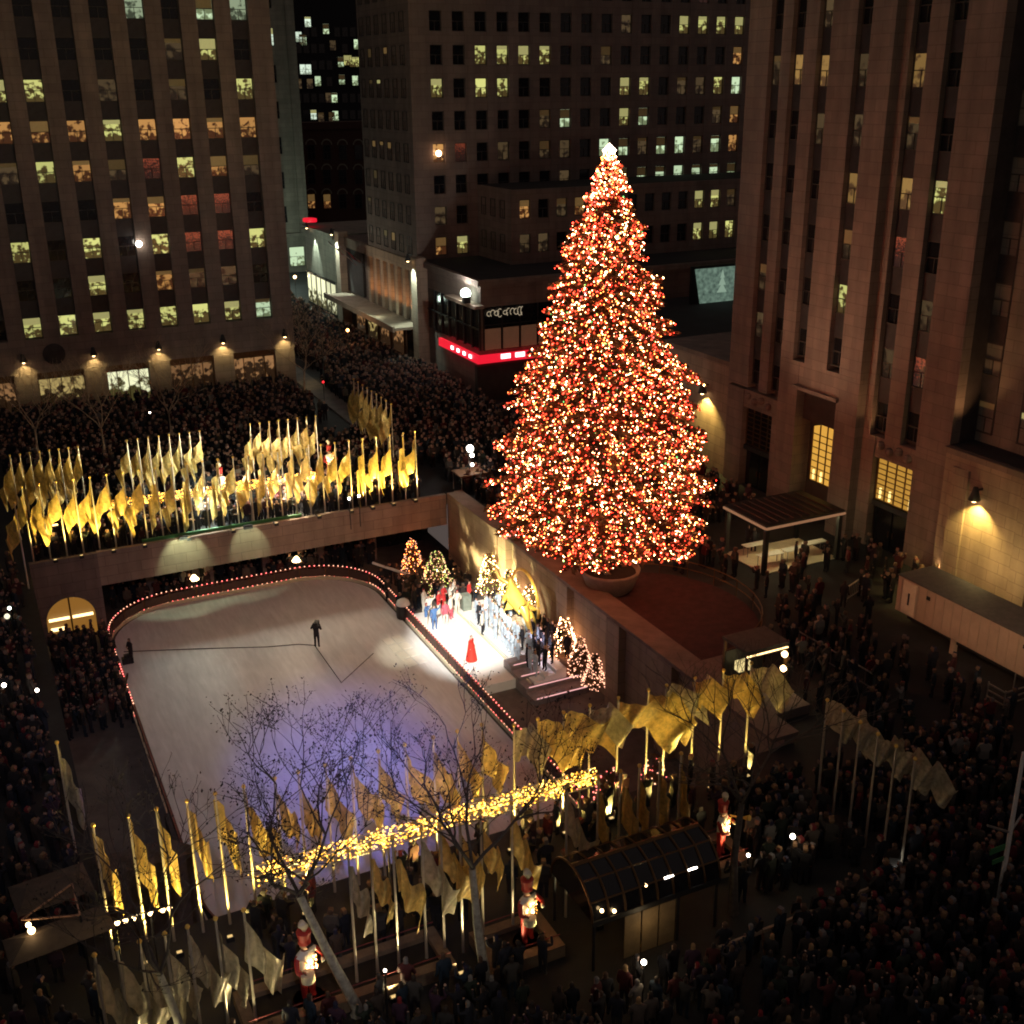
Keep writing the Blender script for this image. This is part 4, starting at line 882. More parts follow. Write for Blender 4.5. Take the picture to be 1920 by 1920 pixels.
for k, x in enumerate((3,10,14,19,22)): footlight(x, 83.0, 0, 200, WARM, f"small warm footlight, {nth(k)} from left under the back flag row", "footlights under the back flags", (0,-.6,4))
for k, (x, e) in enumerate(((2.2,330),(3.4,420),(5.2,420),(8.0,190),(10.5,170),(13.0,170),(16.5,330),(19.0,420),(21.2,420),(23.6,420),(26.2,330),(28.2,240))):
    footlight(x, 34.7, 0, e*3.4, YEL, f"small yellow footlight, {nth(k)} from left on the near rink edge", "footlights on the near rink edge", (0,.9,4))
for k, x in enumerate((2.,5.,9.5,12.0,14.0,17.5,20.)): footlight(x, 29.3, 0, 210, (1,.8,.42), f"small pale footlight, {nth(k)} from left under the nearest flags", "footlights under the nearest flags", (0,.7,4))
footlight(29.0, 26.4, 0, 22, WHITE, "small white footlight at the foot of the short flag row", None, (.3,1.4,4))

# twinkling light trusses between the rows
def truss(name, a, b_, label, nst):
    a, b_ = Vector(a), Vector(b_); L = (b_-a).length; ang = math.atan2(b_.y-a.y, b_.x-a.x)
    t = thing(name, label, "light truss", tuple(a), ang)
    for y, z in ((-.25,-.22),(.25,-.22),(-.25,.22),(.25,.22)): MB().tube([(0,y,z),(L,y,z)], .03, 5).build("rail", STEEL, t)
    m = MB(); n = int(L/.55)
    for k in range(n):
        x0, x1 = k*L/n, (k+1)*L/n
        for y in (-.25, .25): m.bar((x0,y,-.22 if k % 2 else .22),(x1,y,.22 if k % 2 else -.22),.025)
    stuff(m.build("lattice", STEEL, t))
    me = MB().tube([(0,0,-a.z),(0,0,-.2)], .05, 6).mesh("support_post", STEEL)
    for k in range(4): obj("support_post", me, t, (L*(.06+.88*k/3), 0, 0))
    Q = []; 
    for k in range(nst):
        cx = L*(k+.5)/nst
        Q += [(cx+rng.normal(0,L/nst*.26), rng.uniform(-.32,.32), rng.uniform(-.28,.3)) for _ in range(95)]
    Q += [(rng.uniform(0,L), rng.uniform(-.3,.3), rng.choice([-.24,.24])) for _ in range(260)]
    bulbs("string_lights", Q, rng.uniform(.022,.048,len(Q)), [B_GOLD, glow("bulb_pale_gold",(1,.55,.10),7)], rng.integers(0,2,len(Q)), t)
    m = MB(); rr_ = random.Random(5)
    for k in range(nst*3):
        cx = L*(k+.5)/(nst*3); a0 = rr_.uniform(0,PI); m.bar((cx-.28*math.cos(a0),-.2+rr_.random()*.4,-.2*math.sin(a0)),(cx+.28*math.cos(a0),-.2+rr_.random()*.4,.2*math.sin(a0)),.035)
    m.build("neon_tube", glow("gold_neon",(1,.52,.07),4.5), t); return t
truss("light_truss", (6.9,76.4,3.0), (21.4,76.0,3.0), "twinkling gold light truss among the flags on the far side of the rink", 11)
truss("light_truss", (6.25,34.0,3.0), (20.1,34.0,3.0), "twinkling gold light truss among the flags on the near side of the rink", 10)
lamp("crowd_light", 'POINT', (13.5, 77.0, 2.7), 1500, (.9,1,.85), radius=.4); lamp("crowd_light", 'POINT', (19.0, 77.0, 2.7), 1700, (1,.8,.55), radius=.4)
hd = MB(); hd.box(8.6,19.6,75.32,75.5,.0,.55); tag(hd.build("hedge_ledge", GREENP), "green covered ledge along the top of the far wall band under the flags", "ledge")
for k, (x, r_) in enumerate(((11.2,1.7),(15.6,1.3))):
    t = thing("green_floodlight", f"{'left' if k == 0 else 'right'} of two greenish floodlights throwing a pale oval on the far wall band", "floodlight", (x, 74.6, .4))
    MB().box(-.3,.3,-.15,.15,0,.25).build("housing", BLACK, t); MB().bar((0,.1,.1),(0,.42,.0),.08).build("bracket", BLACK, t)
    lamp("green_floodlight_lamp", 'SPOT', (x, 73.3, .8), 330 if k == 0 else 190, (.8,1,.6), (x, 75.0, -.75), 78 if k == 0 else 66, .4, .05)

# ---------------------------------------------------------------- bare trees
def bare_tree(loc, h, spread, label, fork=.45, leaves=900, bark=BARK, seed=1, lean=(0,0)):
    r_ = random.Random(seed); t = thing("bare_tree", label, "tree", loc); tr = MB(); br = MB(); tips = []
    def grow(p, d, L, rad, depth, mb):
        pts = [p]; q = Vector(p); dd = Vector(d)
        for k in range(3):
            dd = (dd+Vector((r_.gauss(0,.16), r_.gauss(0,.16), r_.gauss(0,.08)+.05))).normalized(); q = q+dd*L/3; pts.append(q.copy())
        mb.tube(pts, [max(.008,q_) for q_ in (rad, rad*.9, rad*.8, rad*.68)], 6 if rad > .05 else 4, cap=False)
        if depth == 0: tips.extend(pts[1:]); return
        for k in range(r_.choice((2,3,3)) if depth < 6 else 3):
            a = r_.uniform(0, 2*PI); s = r_.uniform(.45,.85); x = Vector((math.cos(a), math.sin(a), 0))
            nd = (dd+x*s*spread+Vector((0,0,.1))).normalized()
            grow(pts[-1] if k else pts[-1], nd, L*r_.uniform(.66,.86), rad*r_.uniform(.52,.68), depth-1, br)
        if depth > 1:
            a = r_.uniform(0,2*PI); grow(pts[2], (dd*.5+Vector((math.cos(a),math.sin(a),.15))).normalized(), L*.6, rad*.4, depth-2 if depth > 2 else 0, br)
    base = Vector((0,0,0)); top = Vector((lean[0], lean[1], h*fork)); mid = top*.5+Vector((r_.gauss(0,.1), r_.gauss(0,.1), 0))
    tr.tube([base, base+Vector((0,0,.3)), mid, top], [h*.023, h*.0185, h*.0145, h*.0115], 9, cap=False); tr.build("trunk", bark, t, smooth=True)
    for k in range(4):
        a = k*PI/2+r_.uniform(-.4,.4); grow(top, Vector((math.cos(a)*.6*spread+lean[0]*.05, math.sin(a)*.6*spread, .8)).normalized(), h*(1-fork)*.40, h*.0060, 4, br)
    br.build("branches", DBARK if bark is BARK else bark, t, smooth=False)
    if leaves:
        m = MB()
        for k in range(leaves):
            p = r_.choice(tips)+Vector((r_.gauss(0,.12), r_.gauss(0,.12), r_.gauss(0,.12))); s = r_.uniform(.025,.065); a = Vector((r_.gauss(0,1), r_.gauss(0,1), r_.gauss(0,1))).normalized(); c_ = a.cross(Vector((.3,.5,.8))).normalized()
            m.add([p-a*s, p+c_*s*.6, p+a*s, p-c_*s*.6], [(0,1,2,3)])
        stuff(m.build("dry_leaves", LEAFD, t))
    return t
bare_tree((8.2,29.3,0), 10.7, 1.12, "bare pale barked tree whose twigs spread over the blue lit ice", .48, 4200, BARK, 3, (-1.5,.4))
bare_tree((12.5,28.3,0), 10.4, 1.02, "bare pale barked tree in the middle, between the blue ice and the glass kiosk", .48, 3000, BARK, 8, (-.3,.3))
bare_tree((22.4,27.8,0), 9.6, 1.0, "dark bare tree standing beside the right hand toy soldier", .45, 0, mat("brown_bark",(.10,.085,.07),.9,var=.4,scale=5), 12, (.5,.6))
bare_tree((2.75,29.6,0), 9.2, .95, "bare pale tree rising among the silver flags in the near left corner", .42, 700, BARK, 21, (-.5,0))
for k, (px, py, hh) in enumerate(((78,880,8.5),(200,880,8.6),(325,850,9.0),(575,760,8.5))):
    p = gp(px, py); bare_tree((p.x,p.y,0), hh, .9, f"slender leafless street tree beyond the flags, {nth(k)} from left", .4, 0, mat("far_bark",(.30,.22,.15),.9,var=.4), 30+k)

# ---------------------------------------------------------------- toy soldier statues and street furniture
def soldier(loc, rz, label, kind, s=1.):
    t = thing("toy_soldier", label, "statue", loc, rz)
    J = [((0,0,1.35),(.26,.2)),((0,0,1.75),(.30,.22)),((0,0,2.05),(.32,.2)),((0,0,2.25),.11),
         ((-.42,0,2.02),.11),((-.62,-.25,1.65),.1),((-.3,-.5,1.6),.08),((.42,0,2.02),.11),((.62,-.25,1.7),.1),((.3,-.55,1.75),.08),
         ((-.17,0,1.1),.17),((-.18,0,.6),.14),((-.18,0,.12),.12),((-.18,-.18,.08),.09),((.17,0,1.1),.17),((.18,0,.6),.14),((.18,0,.12),.12),((.18,-.18,.08),.09)]
    E_ = [(0,1),(1,2),(2,3),(2,4),(4,5),(5,6),(2,7),(7,8),(8,9),(0,10),(10,11),(11,12),(12,13),(0,14),(14,15),(15,16),(16,17)]
    def fm(c, n): return 2 if c.z > 2.22 else (1 if c.z > 1.35 and abs(c.x) < .4 else (0 if c.z > 1.2 or c.z < .3 else 3))
    obj("body", skin("body", J, E_, 0, [RED, mat("white_tunic",(.8,.78,.66),.6,var=0), SKIN, RED], None, 1, fmat=fm), t)
    MB().ball((0,-.02,2.42), .2, n=10).build("head", SKIN, t, smooth=True); MB().lathe([(.23,2.5),(.21,2.62),(.27,2.98),(.2,3.02),(.001,3.04)], 14).build("shako_hat", RED, t)
    MB().tube([(0,-.05,3.0),(-.02,-.08,3.25),(-.12,-.1,3.42),(-.28,-.12,3.4)], [.06,.15,.16,.05], 8).build("plume", CREAM, t, smooth=True)
    MB().bar((0,-.25,2.52),(0,-.34,2.50),.3,.04).build("hat_peak", BLACK, t)
    if kind == 'drum':
        m = MB(); m.lathe([(.001,-.16),(.25,-.16),(.25,.16),(.001,.16)], 16, (-.38,-.5,1.5)); m.build("drum", CREAM, t)
        for x in (-.5,.1): MB().tube([(x,-.35,1.75),(x*.5-.2,-.6,1.6)], .03, 5).build("drumstick", WOOD, t)
    else:
        m = MB(); m.tube([(.1,-.3,2.3),(-.05,-.9,2.45),(-.1,-1.3,2.6)], [.03,.035,.14], 8); m.tube([(.05,-.55+.2*math.cos(a),2.15+.17*math.sin(a)) for a in np.linspace(0,2*PI,12)], .03, 5); m.build("trumpet", GOLDST, t)
    for sx_ in (-1,1): MB().bar((sx_*.25,-.24,1.95),(-sx_*.2,-.25,1.4),.07).build("cross_belt", WHITEP, t)
    MB().lathe([(.6,0),(.6,.06),(.001,.06)], 14, (0,0,-.06)).build("plinth", RED, t)
    Q = [(rng.uniform(-.28,.28), -.27+rng.normal(0,.02), rng.uniform(1.35,2.0)) for _ in range(46)]
    bulbs("string_lights", Q, .03, [B_WW, B_GOLD], rng.integers(0,2,len(Q)), t)
    t.scale = (s,s,s); c_, sn = math.cos(rz), math.sin(rz)
    lamp("statue_lamp", 'SPOT', (loc[0]+1.2*sn, loc[1]-1.2*c_, loc[2]+.6), 330, (1,.76,.32), (loc[0],loc[1],loc[2]+1.55*s), 62, .7, .08); return t
pl = mat("planter_stone", (.20,.14,.09), .85, var=.25)
def planter(x0, x1, y0, y1, label):
    t = thing("stone_planter", label, "planter", ((x0+x1)/2,(y0+y1)/2,0)); hx, hy = (x1-x0)/2, (y1-y0)/2
    for a in ((-hx,hx,-hy,-hy+.4),(-hx,hx,hy-.4,hy),(-hx,-hx+.4,-hy+.401,hy-.401),(hx-.4,hx,-hy+.401,hy-.401)): MB().box(*a,0,.5).build("kerb", pl, t)
    MB().box(-hx+.4,hx-.4,-hy+.4,hy-.4,0,.3).build("soil", mat("soil",(.02,.015,.01),.95), t)
    for y in (-hy+.2, hy-.2): MB().tube([(-hx+.1,y,.85),(hx-.1,y,.85)], .022, 5).build("rail", mat("rail_maroon",(.16,.02,.025),.6), t)
    return t
planter(4.6, 11.9, 29.5, 31.6, "long stone planter with red rail around the drumming toy soldier at left")
planter(12.9, 15.7, 28.6, 30.7, "short stone planter under the toy soldier beside the glass kiosk")
planter(22.9, 24.6, 29.6, 31.6, "square stone planter under the toy soldier at right")
soldier((6.9,30.4,.3), .45, "brightly lit toy soldier drummer statue in the left planter", 'drum', .93)
soldier((14.7,29.6,.3), .35, "toy soldier drummer statue in red hat beside the glass kiosk", 'drum', .9)
soldier((23.7,30.5,.3), .6, "toy soldier trumpeter statue wrapped in lights beside the dark bare tree", 'horn', .85)
p = gp(612, 905); soldier((p.x-.3,80.4,1.2), .1, "white lit toy soldier statue among the far flags, right one", 'horn', .85)
p = gp(410, 940); soldier((p.x,80.6,.6), .1, "white lit toy soldier statue among the far flags, left one", 'drum', .85)

# glass kiosk with barrel vault
kk_ = thing("glass_kiosk", "dark glass barrel vaulted kiosk roof with brass ribs in the foreground", "kiosk", (18.8, 29.0, 0))
KL, KW, KH = 5.3, 3.0, 1.35; kz = 2.1
def kp(u, a): return (-KL/2+KL*u, -KW/2*math.cos(a), kz+KH*math.sin(a))
for k in range(8):
    for j in range(6):
        a0, a1 = PI*j/6+.02, PI*(j+1)/6-.02; u0, u1 = k/8+.006, (k+1)/8-.006
        MB().quad(kp(u0,a0), kp(u1,a0), kp(u1,a1), kp(u0,a1)).build("glass_pane", GLASS, kk_)
rib = MB().tube([(0,-KW/2*math.cos(a)*1.005,kz+KH*math.sin(a)*1.005) for a in np.linspace(0,PI,15)], .045, 5).mesh("rib", BRONZE)
for k in range(9): obj("rib", rib, kk_, (-KL/2+KL*k/8,0,0))
for j in range(7): MB().tube([kp(0,PI*j/6), kp(1,PI*j/6)], .035 if j != 3 else .09, 5).build("purlin", BRONZE, kk_)
for sx_ in (-1,1):
    m = MB(); m.add([(sx_*KL/2,-KW/2*math.cos(a),kz+KH*math.sin(a)) for a in np.linspace(0,PI,13)], [tuple(range(13))]); m.build("end_glass", GLASS, kk_)
for x in (-KL/2+.1,-.9,.9,KL/2-.1):
    for y in (-KW/2+.05,KW/2-.05): MB().tube([(x,y,0),(x,y,kz)], .06, 6).build("column", BLACK, kk_)
MB().box(-KL/2,KL/2,-KW/2-.05,-KW/2+.05,kz-.15,kz+.05).build("eaves_beam", BLACK, kk_); MB().box(-KL/2,KL/2,KW/2-.05,KW/2+.05,kz-.15,kz+.05).build("eaves_beam", BLACK, kk_)
for k in range(3): MB().box(-1.35+k*.72,-.70+k*.72,-KW/2-.02,-KW/2+.02,.1,kz-.2).build("door_panel", mat("tan_door",(.24,.17,.09),.6,var=.2), kk_)
for k, (x, z) in enumerate(((-2.3,2.4),(-.4,2.62),(-1.8,2.2))): MB().ball((x,-KW/2-.02 if z < 2.5 else -1.28,z+.12), .07, n=8).build("lamp", LWARM, kk_)
for x in (.35,1.35): MB().bar((x,-1.31,2.78),(x+.38,-1.31,2.78),.05).build("tube_lamp", LWHITE, kk_)
lamp("kiosk_lamp", 'POINT', (18.3,26.8,1.5), 8, WARM, radius=.1)

# marquee, trailer, booth, barricade, posts
mq = thing("marquee", "black roofed marquee with glowing edge and lit tables before the skyscraper", "tent", (45.8, 54.7, 0))
MB().box(-3.1,3.1,-2.2,2.2,3.25,3.4).build("roof", BLACK, mq)
for k in range(9): MB().bar((-2.6+k*.62,-1.9,3.44),(-2.6+k*.62,1.9,3.44),.06).build("roof_batten", mat("batten",(.07,.05,.045),.7), mq)
for a, c_ in (((-3.12,-2.24),(3.12,-2.24)),((-3.14,-2.2),(-3.14,2.2))): MB().bar((*a,3.2),(*c_,3.2),.1,.14).build("edge_light", glow("marquee_edge",(.6,.28,.14),.45), mq)
for x, y in ((-2.9,-2.0),(-2.9,2.0),(2.9,-2.0),(2.9,2.0)): MB().box(x-.13,x+.13,y-.13,y+.13,0,3.25).build("post", BLACK, mq)
MB().box(-2.9,3.0,-2.0,2.0,.01,.06).build("floor", CREAM, mq)
for k, (x, y) in enumerate(((-1.6,-.9),(.4,-.9),(2.2,-.6),(-1.4,.9))):
    tb_ = thing("folding_table", f"long folding table under the marquee, {nth(k)} of four", "table", (45.8+x,54.7+y,.06)); MB().box(-.9,.9,-.3,.3,.7,.75).build("tabletop", WHITEP, tb_)
    for sx_ in (-.75,.75):
        for sy_ in (-.22,.22): MB().box(sx_-.02,sx_+.02,sy_-.02,sy_+.02,0,.7).build("leg", STEEL, tb_)
for k in range(3): MB().bar((-1.9+k*1.7,-.2,2.7),(-.6+k*1.7,-.2,2.7),.08,.08).build("lamp_tube", LTUBE, mq)
lamp("marquee_lamp", 'POINT', (44.6,54.2,2.5), 70, (1,.85,.42), radius=.2); lamp("marquee_lamp", 'POINT', (47.4,54.2,2.5), 45, (1,.85,.42), radius=.2)
tl = thing("trailer", "long tan box trailer parked along the low stone wing", "trailer", (46.4, 36.5, 0)); TNM = mat("trailer_skin",(.50,.37,.26),.6,var=.12,scale=1.2)
MB().box(-1.25,1.25,-9,7.2,.95,3.05).build("box_body", TNM, tl); MB().box(-1.3,1.3,-9.05,7.25,3.05,3.12).build("roof", mat("trailer_roof",(.12,.11,.10),.8,var=.2), tl)
rbm = MB().box(-1.29,-1.251,-.03,.03,.97,3.03).mesh("rib", TNM)
for k in range(26): obj("rib", rbm, tl, (0,-8.6+k*.62,0))
MB().box(-1.31,-1.252,5.75,6.75,1.0,2.95).build("door", CREAM, tl); MB().box(-1.34,-1.3,6.2,6.3,1.6,2.3).build("handle", BLACK, tl)
for y in (4.9,-1.6,-6): MB().box(-1.3,-1.252,y-.12,y+.12,2.45,2.65).build("marker_lamp", BLACK, tl)
MB().box(-1.0,1.0,-9,6.5,.62,.94).build("chassis", BLACK, tl)
for y in (3.0,): 
    for sx_ in (-1,1): MB().box(sx_*1.0-.12,sx_*1.0+.12,y-.15,y+.15,0,.94).build("landing_leg", TNM, tl)
for y in (-5.4,-6.6):
    for sx_ in (-1,1):
        w_ = MB(); w_.tube([(sx_*1.2,y,.48),(sx_*.85,y,.48)], .48, 16); w_.build("wheel", BLACK, tl)
tr_ = onX(1885, 1300, 44.4); cz = thing("metal_crate", "open grey metal crate on the ground at the trailer's side", "crate", tuple(gp(1890,1312)))
for z in (.15,.5,.85): MB().box(-.9,.9,-.55,-.5,z,z+.07).build("slat", STEEL, cz); MB().box(-.95,-.9,-.5,.5,z,z+.07).build("slat", STEEL, cz)
for x in (-.95,.9):
    for y in (-.55,.5): MB().box(x,x+.05,y,y+.05,0,1.).build("post", STEEL, cz)
bo = thing("camera_booth", "small dark roofed booth with two round warm lamps beside the terrace", "booth", (33.2, 41.0, 0))
MB().box(-1.3,1.3,-1,1,2.85,3.0).build("roof", mat("booth_roof",(.10,.085,.07),.8), bo); 
for x, y in ((-1.2,-.9),(1.2,-.9),(-1.2,.9),(1.2,.9)): MB().box(x-.06,x+.06,y-.06,y+.06,0,2.85).build("post", BRONZE, bo)
MB().box(-1.2,1.2,.8,.86,0,2.2).build("back_panel", BLACK, bo); MB().box(-1.2,1.2,-.95,-.9,0,.95).build("counter_front", WOOD, bo); MB().bar((-1.25,-.98,2.7),(1.25,-.98,2.7),.06).build("lamp_rail", LTUBE, bo)
for z in (2.35,1.55): MB().ball((1.05,-1.0,z), .17, n=10).build("round_lamp", LWARM, bo)
MB().box(-.9,-.2,.0,.4,1.3,1.8).build("monitor", glow("monitor_glow",(.9,.7,.3),1.0), bo)
lamp("booth_lamp", 'POINT', (34.2,39.7,2.0), 16, WARM, radius=.1)
a, c_ = gp(1347,1778,1.0), gp(1660,1655,1.0); br_ = thing("barricade", "long thin crowd barricade rail slanting across the near right crowd", "barricade", (a.x,a.y,0)); d = c_-a
for k in range(4):
    q0, q1 = d*(k/4), d*((k+1)/4)-d*.006; MB().bar((q0.x,q0.y,1.0),(q1.x,q1.y,1.0),.09,.14).build("rail", mat("pale_timber",(.5,.36,.24),.7,var=.2), br_)
    for q in (q0, q1):
        for s_ in (-.3,.3): MB().bar((q.x,q.y,1.0),(q.x-d.normalized().y*s_,q.y+d.normalized().x*s_,0),.05).build("leg", WOOD, br_)
sp_ = thing("street_sign_pole", "white street pole with small arms and sign plates at the right edge", "pole", tuple(gp(1872,1690)))
MB().tube([(0,0,0),(0,0,6.5)], [.1,.07], 8).build("pole", WHITEP, sp_)
MB().bar((-.9,.3,3.5),(0,0,3.1),.07).build("arm", STEEL, sp_); MB().bar((0,0,3.1),(.9,.3,3.4),.07).build("arm", STEEL, sp_)
MB().box(-.9,-.15,-.02,.02,2.4,2.65).build("sign_plate", GREENP, sp_); MB().box(-.7,-.12,-.02,.02,1.9,2.1).build("sign_plate", GREENP, sp_)
# tent roofs, ladder and lamps in the near left corner
for k, (px, py, w_, d_, z) in enumerate(((95,1660,2.6,1.9,2.3),(110,1745,3.4,1.5,2.2))):
    p = gp(px, py, z); t = thing("canvas_canopy", f"drab canvas canopy in the near left corner, {'upper' if k == 0 else 'lower'} one", "canopy", (p.x,p.y,0), .12)
    MB().add([(-w_/2,-d_/2,z-.15),(w_/2,-d_/2,z-.15),(w_/2,d_/2,z-.15),(-w_/2,d_/2,z-.15),(-w_*.3,0,z+.2),(w_*.3,0,z+.2)], [(0,1,5,4),(1,2,5),(2,3,4,5),(3,0,4)]).build("canvas", mat("canvas",(.07,.052,.038),.9,var=.25), t)
    for x in (-w_/2,w_/2):
        for y in (-d_/2,d_/2): MB().tube([(x,y,0),(x,y,z-.15)], .03, 5).build("post", BLACK, t)
a, c_ = gp(40,1725,2.7), gp(135,1657,2.9); e_ = gp(150,1716,2.6)
t = thing("lighting_boom", "thin triangular lighting boom above the canopies at left", "boom", (a.x,a.y,a.z))
for q0, q1 in ((a,c_),(a,e_),(c_,e_)): MB().bar(q0-a,q1-a,.05).build("strut", mat("rusty_steel",(.35,.2,.12),.6), t)
MB().tube([e_-a, Vector((e_.x-a.x,e_.y-a.y,-a.z))], .05, 6).build("mast", BLACK, t)
t = thing("lamp_bar", "bar of small warm flood lamps hanging in the near left corner", "lamp bar", tuple(gp(220,1730,3.3))); a = gp(220,1730,3.3)
q = [gp(*p_,3.3)-a for p_ in ((220,1730),(235,1726),(250,1722),(282,1712),(305,1706),(318,1703))]; MB().bar(q[0]+Vector((-.1,0,.1)), q[-1]+Vector((.1,0,.1)), .05).build("bar", BLACK, t)
for v in q: MB().ball(tuple(v), .09, n=8).build("lamp", LWARM, t)
MB().tube([q[3]+Vector((0,0,.1)), Vector((q[3].x,q[3].y,-3.3))], .04, 5).build("post", BLACK, t)
lamp("lamp_bar_light", 'POINT', (a.x+.6,a.y-.3,a.z), 40, WARM, radius=.1)
def globe(px, py, z, label, r=.13, mm=LWARM, e=0, col=WARM):
    p = gp(px, py, z); t = thing("globe_lamp", label, "lamp", (p.x,p.y,0)); MB().tube([(0,0,0 if z > 0 else z-2),(0,0,z)], .035, 6).build("post", BLACK, t); MB().ball((0,0,z+r*.7), r*.78, n=10).build("globe", mm, t)
    if e: lamp("globe_lamp_light", 'POINT', (p.x,p.y-.3,z+r), e, col, radius=.1)
globe(1486,1572,2.2,"bright white lamp on a post between the trumpeter and the short flag row",.13,LWHITE,10); globe(1403,1606,1.4,"small white lamp at the root of the dark bare tree",.09,LWHITE)
globe(1207,1808,1.9,"bright white lamp held up in front of the kiosk doors",.12,LWHITE,6); globe(722,1822,1.9,"small white lamp in the dark crowd at the bottom",.07,LWHITE)
globe(60,1750,2.4,"lower pair of glowing yellow lamps beside the left canopies",.16,LWARM,4); globe(54,1738,2.5,"upper lamp of the yellow pair beside the left canopies",.12,LWARM)
globe(8,1288,1.5,"bright oval lamp at the left picture edge",.14,LWHITE); globe(70,1297,1.5,"second oval lamp just inside the left edge",.12,LWHITE); globe(14,1160,1.8,"pale lamp beside the sunken plaza at far left",.2,glow("dim_globe",(.9,.85,.6),1.4)); globe(18,1143,2.2,"small mint lamp above the pale lamp at far left",.12,LMINT)
globe(652,622,3.2,"orange street lamp in the side street crowd",.24,glow("orange_globe",(1,.42,.12),9),120,(1,.5,.2)); globe(553,522,3.2,"left headlamp like street lamp far down the side street",.3,LWARM,150,WARM); globe(584,520,3.,"right small lamp far down the side street",.2,LWARM)
globe(281,775,2.3,"tiny white lamp in the far crowd before the shops",.1,LWHITE); globe(655,937,2.2,"left white lamp among the poles at the far right flags",.12,LWHITE); globe(673,932,2.2,"right white lamp among the poles at the far right flags",.12,LWHITE)
globe(606,718,3.0,"red traffic light glowing in the far crowd",.13,glow("red_globe",(1,.02,.03),3)); globe(400,905,1.5,"white spotlight behind the far flags",.1,LWHITE)
t = thing("camera_platform", "small camera platform with white floodlights in the crowd left of the tree", "platform", (33.0, 76.0, 0))
MB().box(-1.1,1.1,-.9,.9,1.4,1.5).build("deck", WOOD, t)
for x in (-1,1):
    for y in (-.8,.8): MB().bar((x,y,0),(x,y,1.4),.06).build("leg", STEEL, t)
for z, r_ in ((3.3,.28),(2.75,.16),(2.0,.13)): MB().ball((.1 if z > 3 else .25,0,z), r_, n=10).build("lamp_face", LWHITE, t)
MB().bar((.1,.2,1.5),(.1,.2,3.4),.07).build("mast", BLACK, t); lamp("platform_lamp", 'POINT', (33.1,75.4,3.2), 60, WHITE, radius=.1)
for k, x in enumerate((2.2,4.1,21.0)):
    p = gp((98,133,690)[k], (985,980,902)[k], 2.1); t = thing("light_bar", f"short warm light bar among the far flagpoles, {nth(k)} from left", "lamp bar", tuple(p)); MB().bar((-.35,0,0),(.35,0,0),.09).build("tube", LTUBE, t); MB().tube([(0,0,-2.1),(0,0,-.03)], .04, 5).build("stand", BLACK, t)
for k, (pa_, pb_) in enumerate((((1590,1100),(1628,1075)),((1470,1168),(1640,1265)))):
    a, c_ = gp(*pa_,1.0), gp(*pb_,1.0); t = thing("crowd_barrier", f"{'pale lit' if k == 0 else 'low dark'} steel crowd barrier on the plaza before the skyscraper doors", "barricade", (a.x,a.y,0)); d = c_-a
    MB().bar((0,0,1.0),(d.x,d.y,1.0),.06).build("rail", STEEL if k else CREAM, t); MB().bar((0,0,.2),(d.x,d.y,.2),.05).build("rail", STEEL, t)
    for q in np.linspace(0,1,12): MB().bar((d.x*q,d.y*q,0 if q in (0,1) else .2),(d.x*q,d.y*q,1.0),.03).build("picket", STEEL, t)
lamp("added_fill_spot", 'SPOT', (6, 14, 9), 700, (1,.92,.75), (8,30,2), 55, 1, .5)  # added spot without a fixture, lifts the near trunks and flags
lamp("added_fill_spot", 'SPOT', (34, 26, 10), 3200, (1,.62,.36), (46.4,38.5,2.0), 30, 1, .5)  # added warm spot to brighten the trailer side

# ---------------------------------------------------------------- people
def person_mesh(name, pose, sub, coat=(0,)):
    """one continuous body; slot 0 coat, 1 trousers, 2 skin, 3 hair or hat"""
    arms = {'down': (((-.24,.02,1.12),(-.25,-.1,.86)), ((.24,.02,1.12),(.25,-.1,.86))),
            'up': (((-.30,-.18,1.36),(-.14,-.32,1.62)), ((.30,-.18,1.36),(.14,-.32,1.62))),
            'cam': (((-.30,-.1,1.2),(-.12,-.34,1.5)), ((.34,-.05,1.25),(.2,-.34,1.55))),
            'fold': (((-.27,-.08,1.12),(-.02,-.24,1.18)), ((.27,-.08,1.12),(.04,-.25,1.14))),
            'wave': (((-.24,.02,1.12),(-.25,-.1,.86)), ((.36,-.05,1.55),(.38,-.12,1.85)))}[pose]
    J = [((0,0,.95),(.165,.12)),((0,0,1.2),(.17,.12)),((0,0,1.42),(.19,.11)),((0,-.01,1.53),.06),((0,-.02,1.66),(.098,.11)),((0,-.01,1.77),(.075,.085)),
         ((-.2,0,1.42),.075),(arms[0][0],.055),(arms[0][1],.045),((.2,0,1.42),.075),(arms[1][0],.055),(arms[1][1],.045),
         ((-.1,0,.82),.10),((-.11,-.02,.46),.07),((-.12,.02,.09),.055),((-.12,-.13,.05),.045),((.1,0,.82),.10),((.11,-.02,.46),.07),((.12,.02,.09),.055),((.12,-.13,.05),.045)]
    E_ = [(0,1),(1,2),(2,3),(3,4),(4,5),(2,6),(6,7),(7,8),(2,9),(9,10),(10,11),(0,12),(12,13),(13,14),(14,15),(0,16),(16,17),(17,18),(18,19)]
    def fm(c, n):
        if c.z > 1.545 and abs(c.x) < .14 and c.y > -.16: return 3 if (c.z > 1.72 or n.y > .25) else 2
        for a in arms:
            if (c-Vector(a[1])).length < .07: return 2
        return 1 if c.z < .80 else 0
    return skin(name, J, E_, 0, [BLACK]*4, None, sub, fmat=fm)
COATS = [mat(f"coat_{i}", c, .85, var=.15) for i, c in enumerate(((.012,.012,.018),(.02,.022,.035),(.03,.028,.03),(.05,.035,.028),(.09,.02,.02),(.015,.03,.05),(.06,.055,.05),(.13,.11,.09),(.02,.03,.02),(.05,.02,.045),(.3,.28,.25),(.16,.02,.025)))]
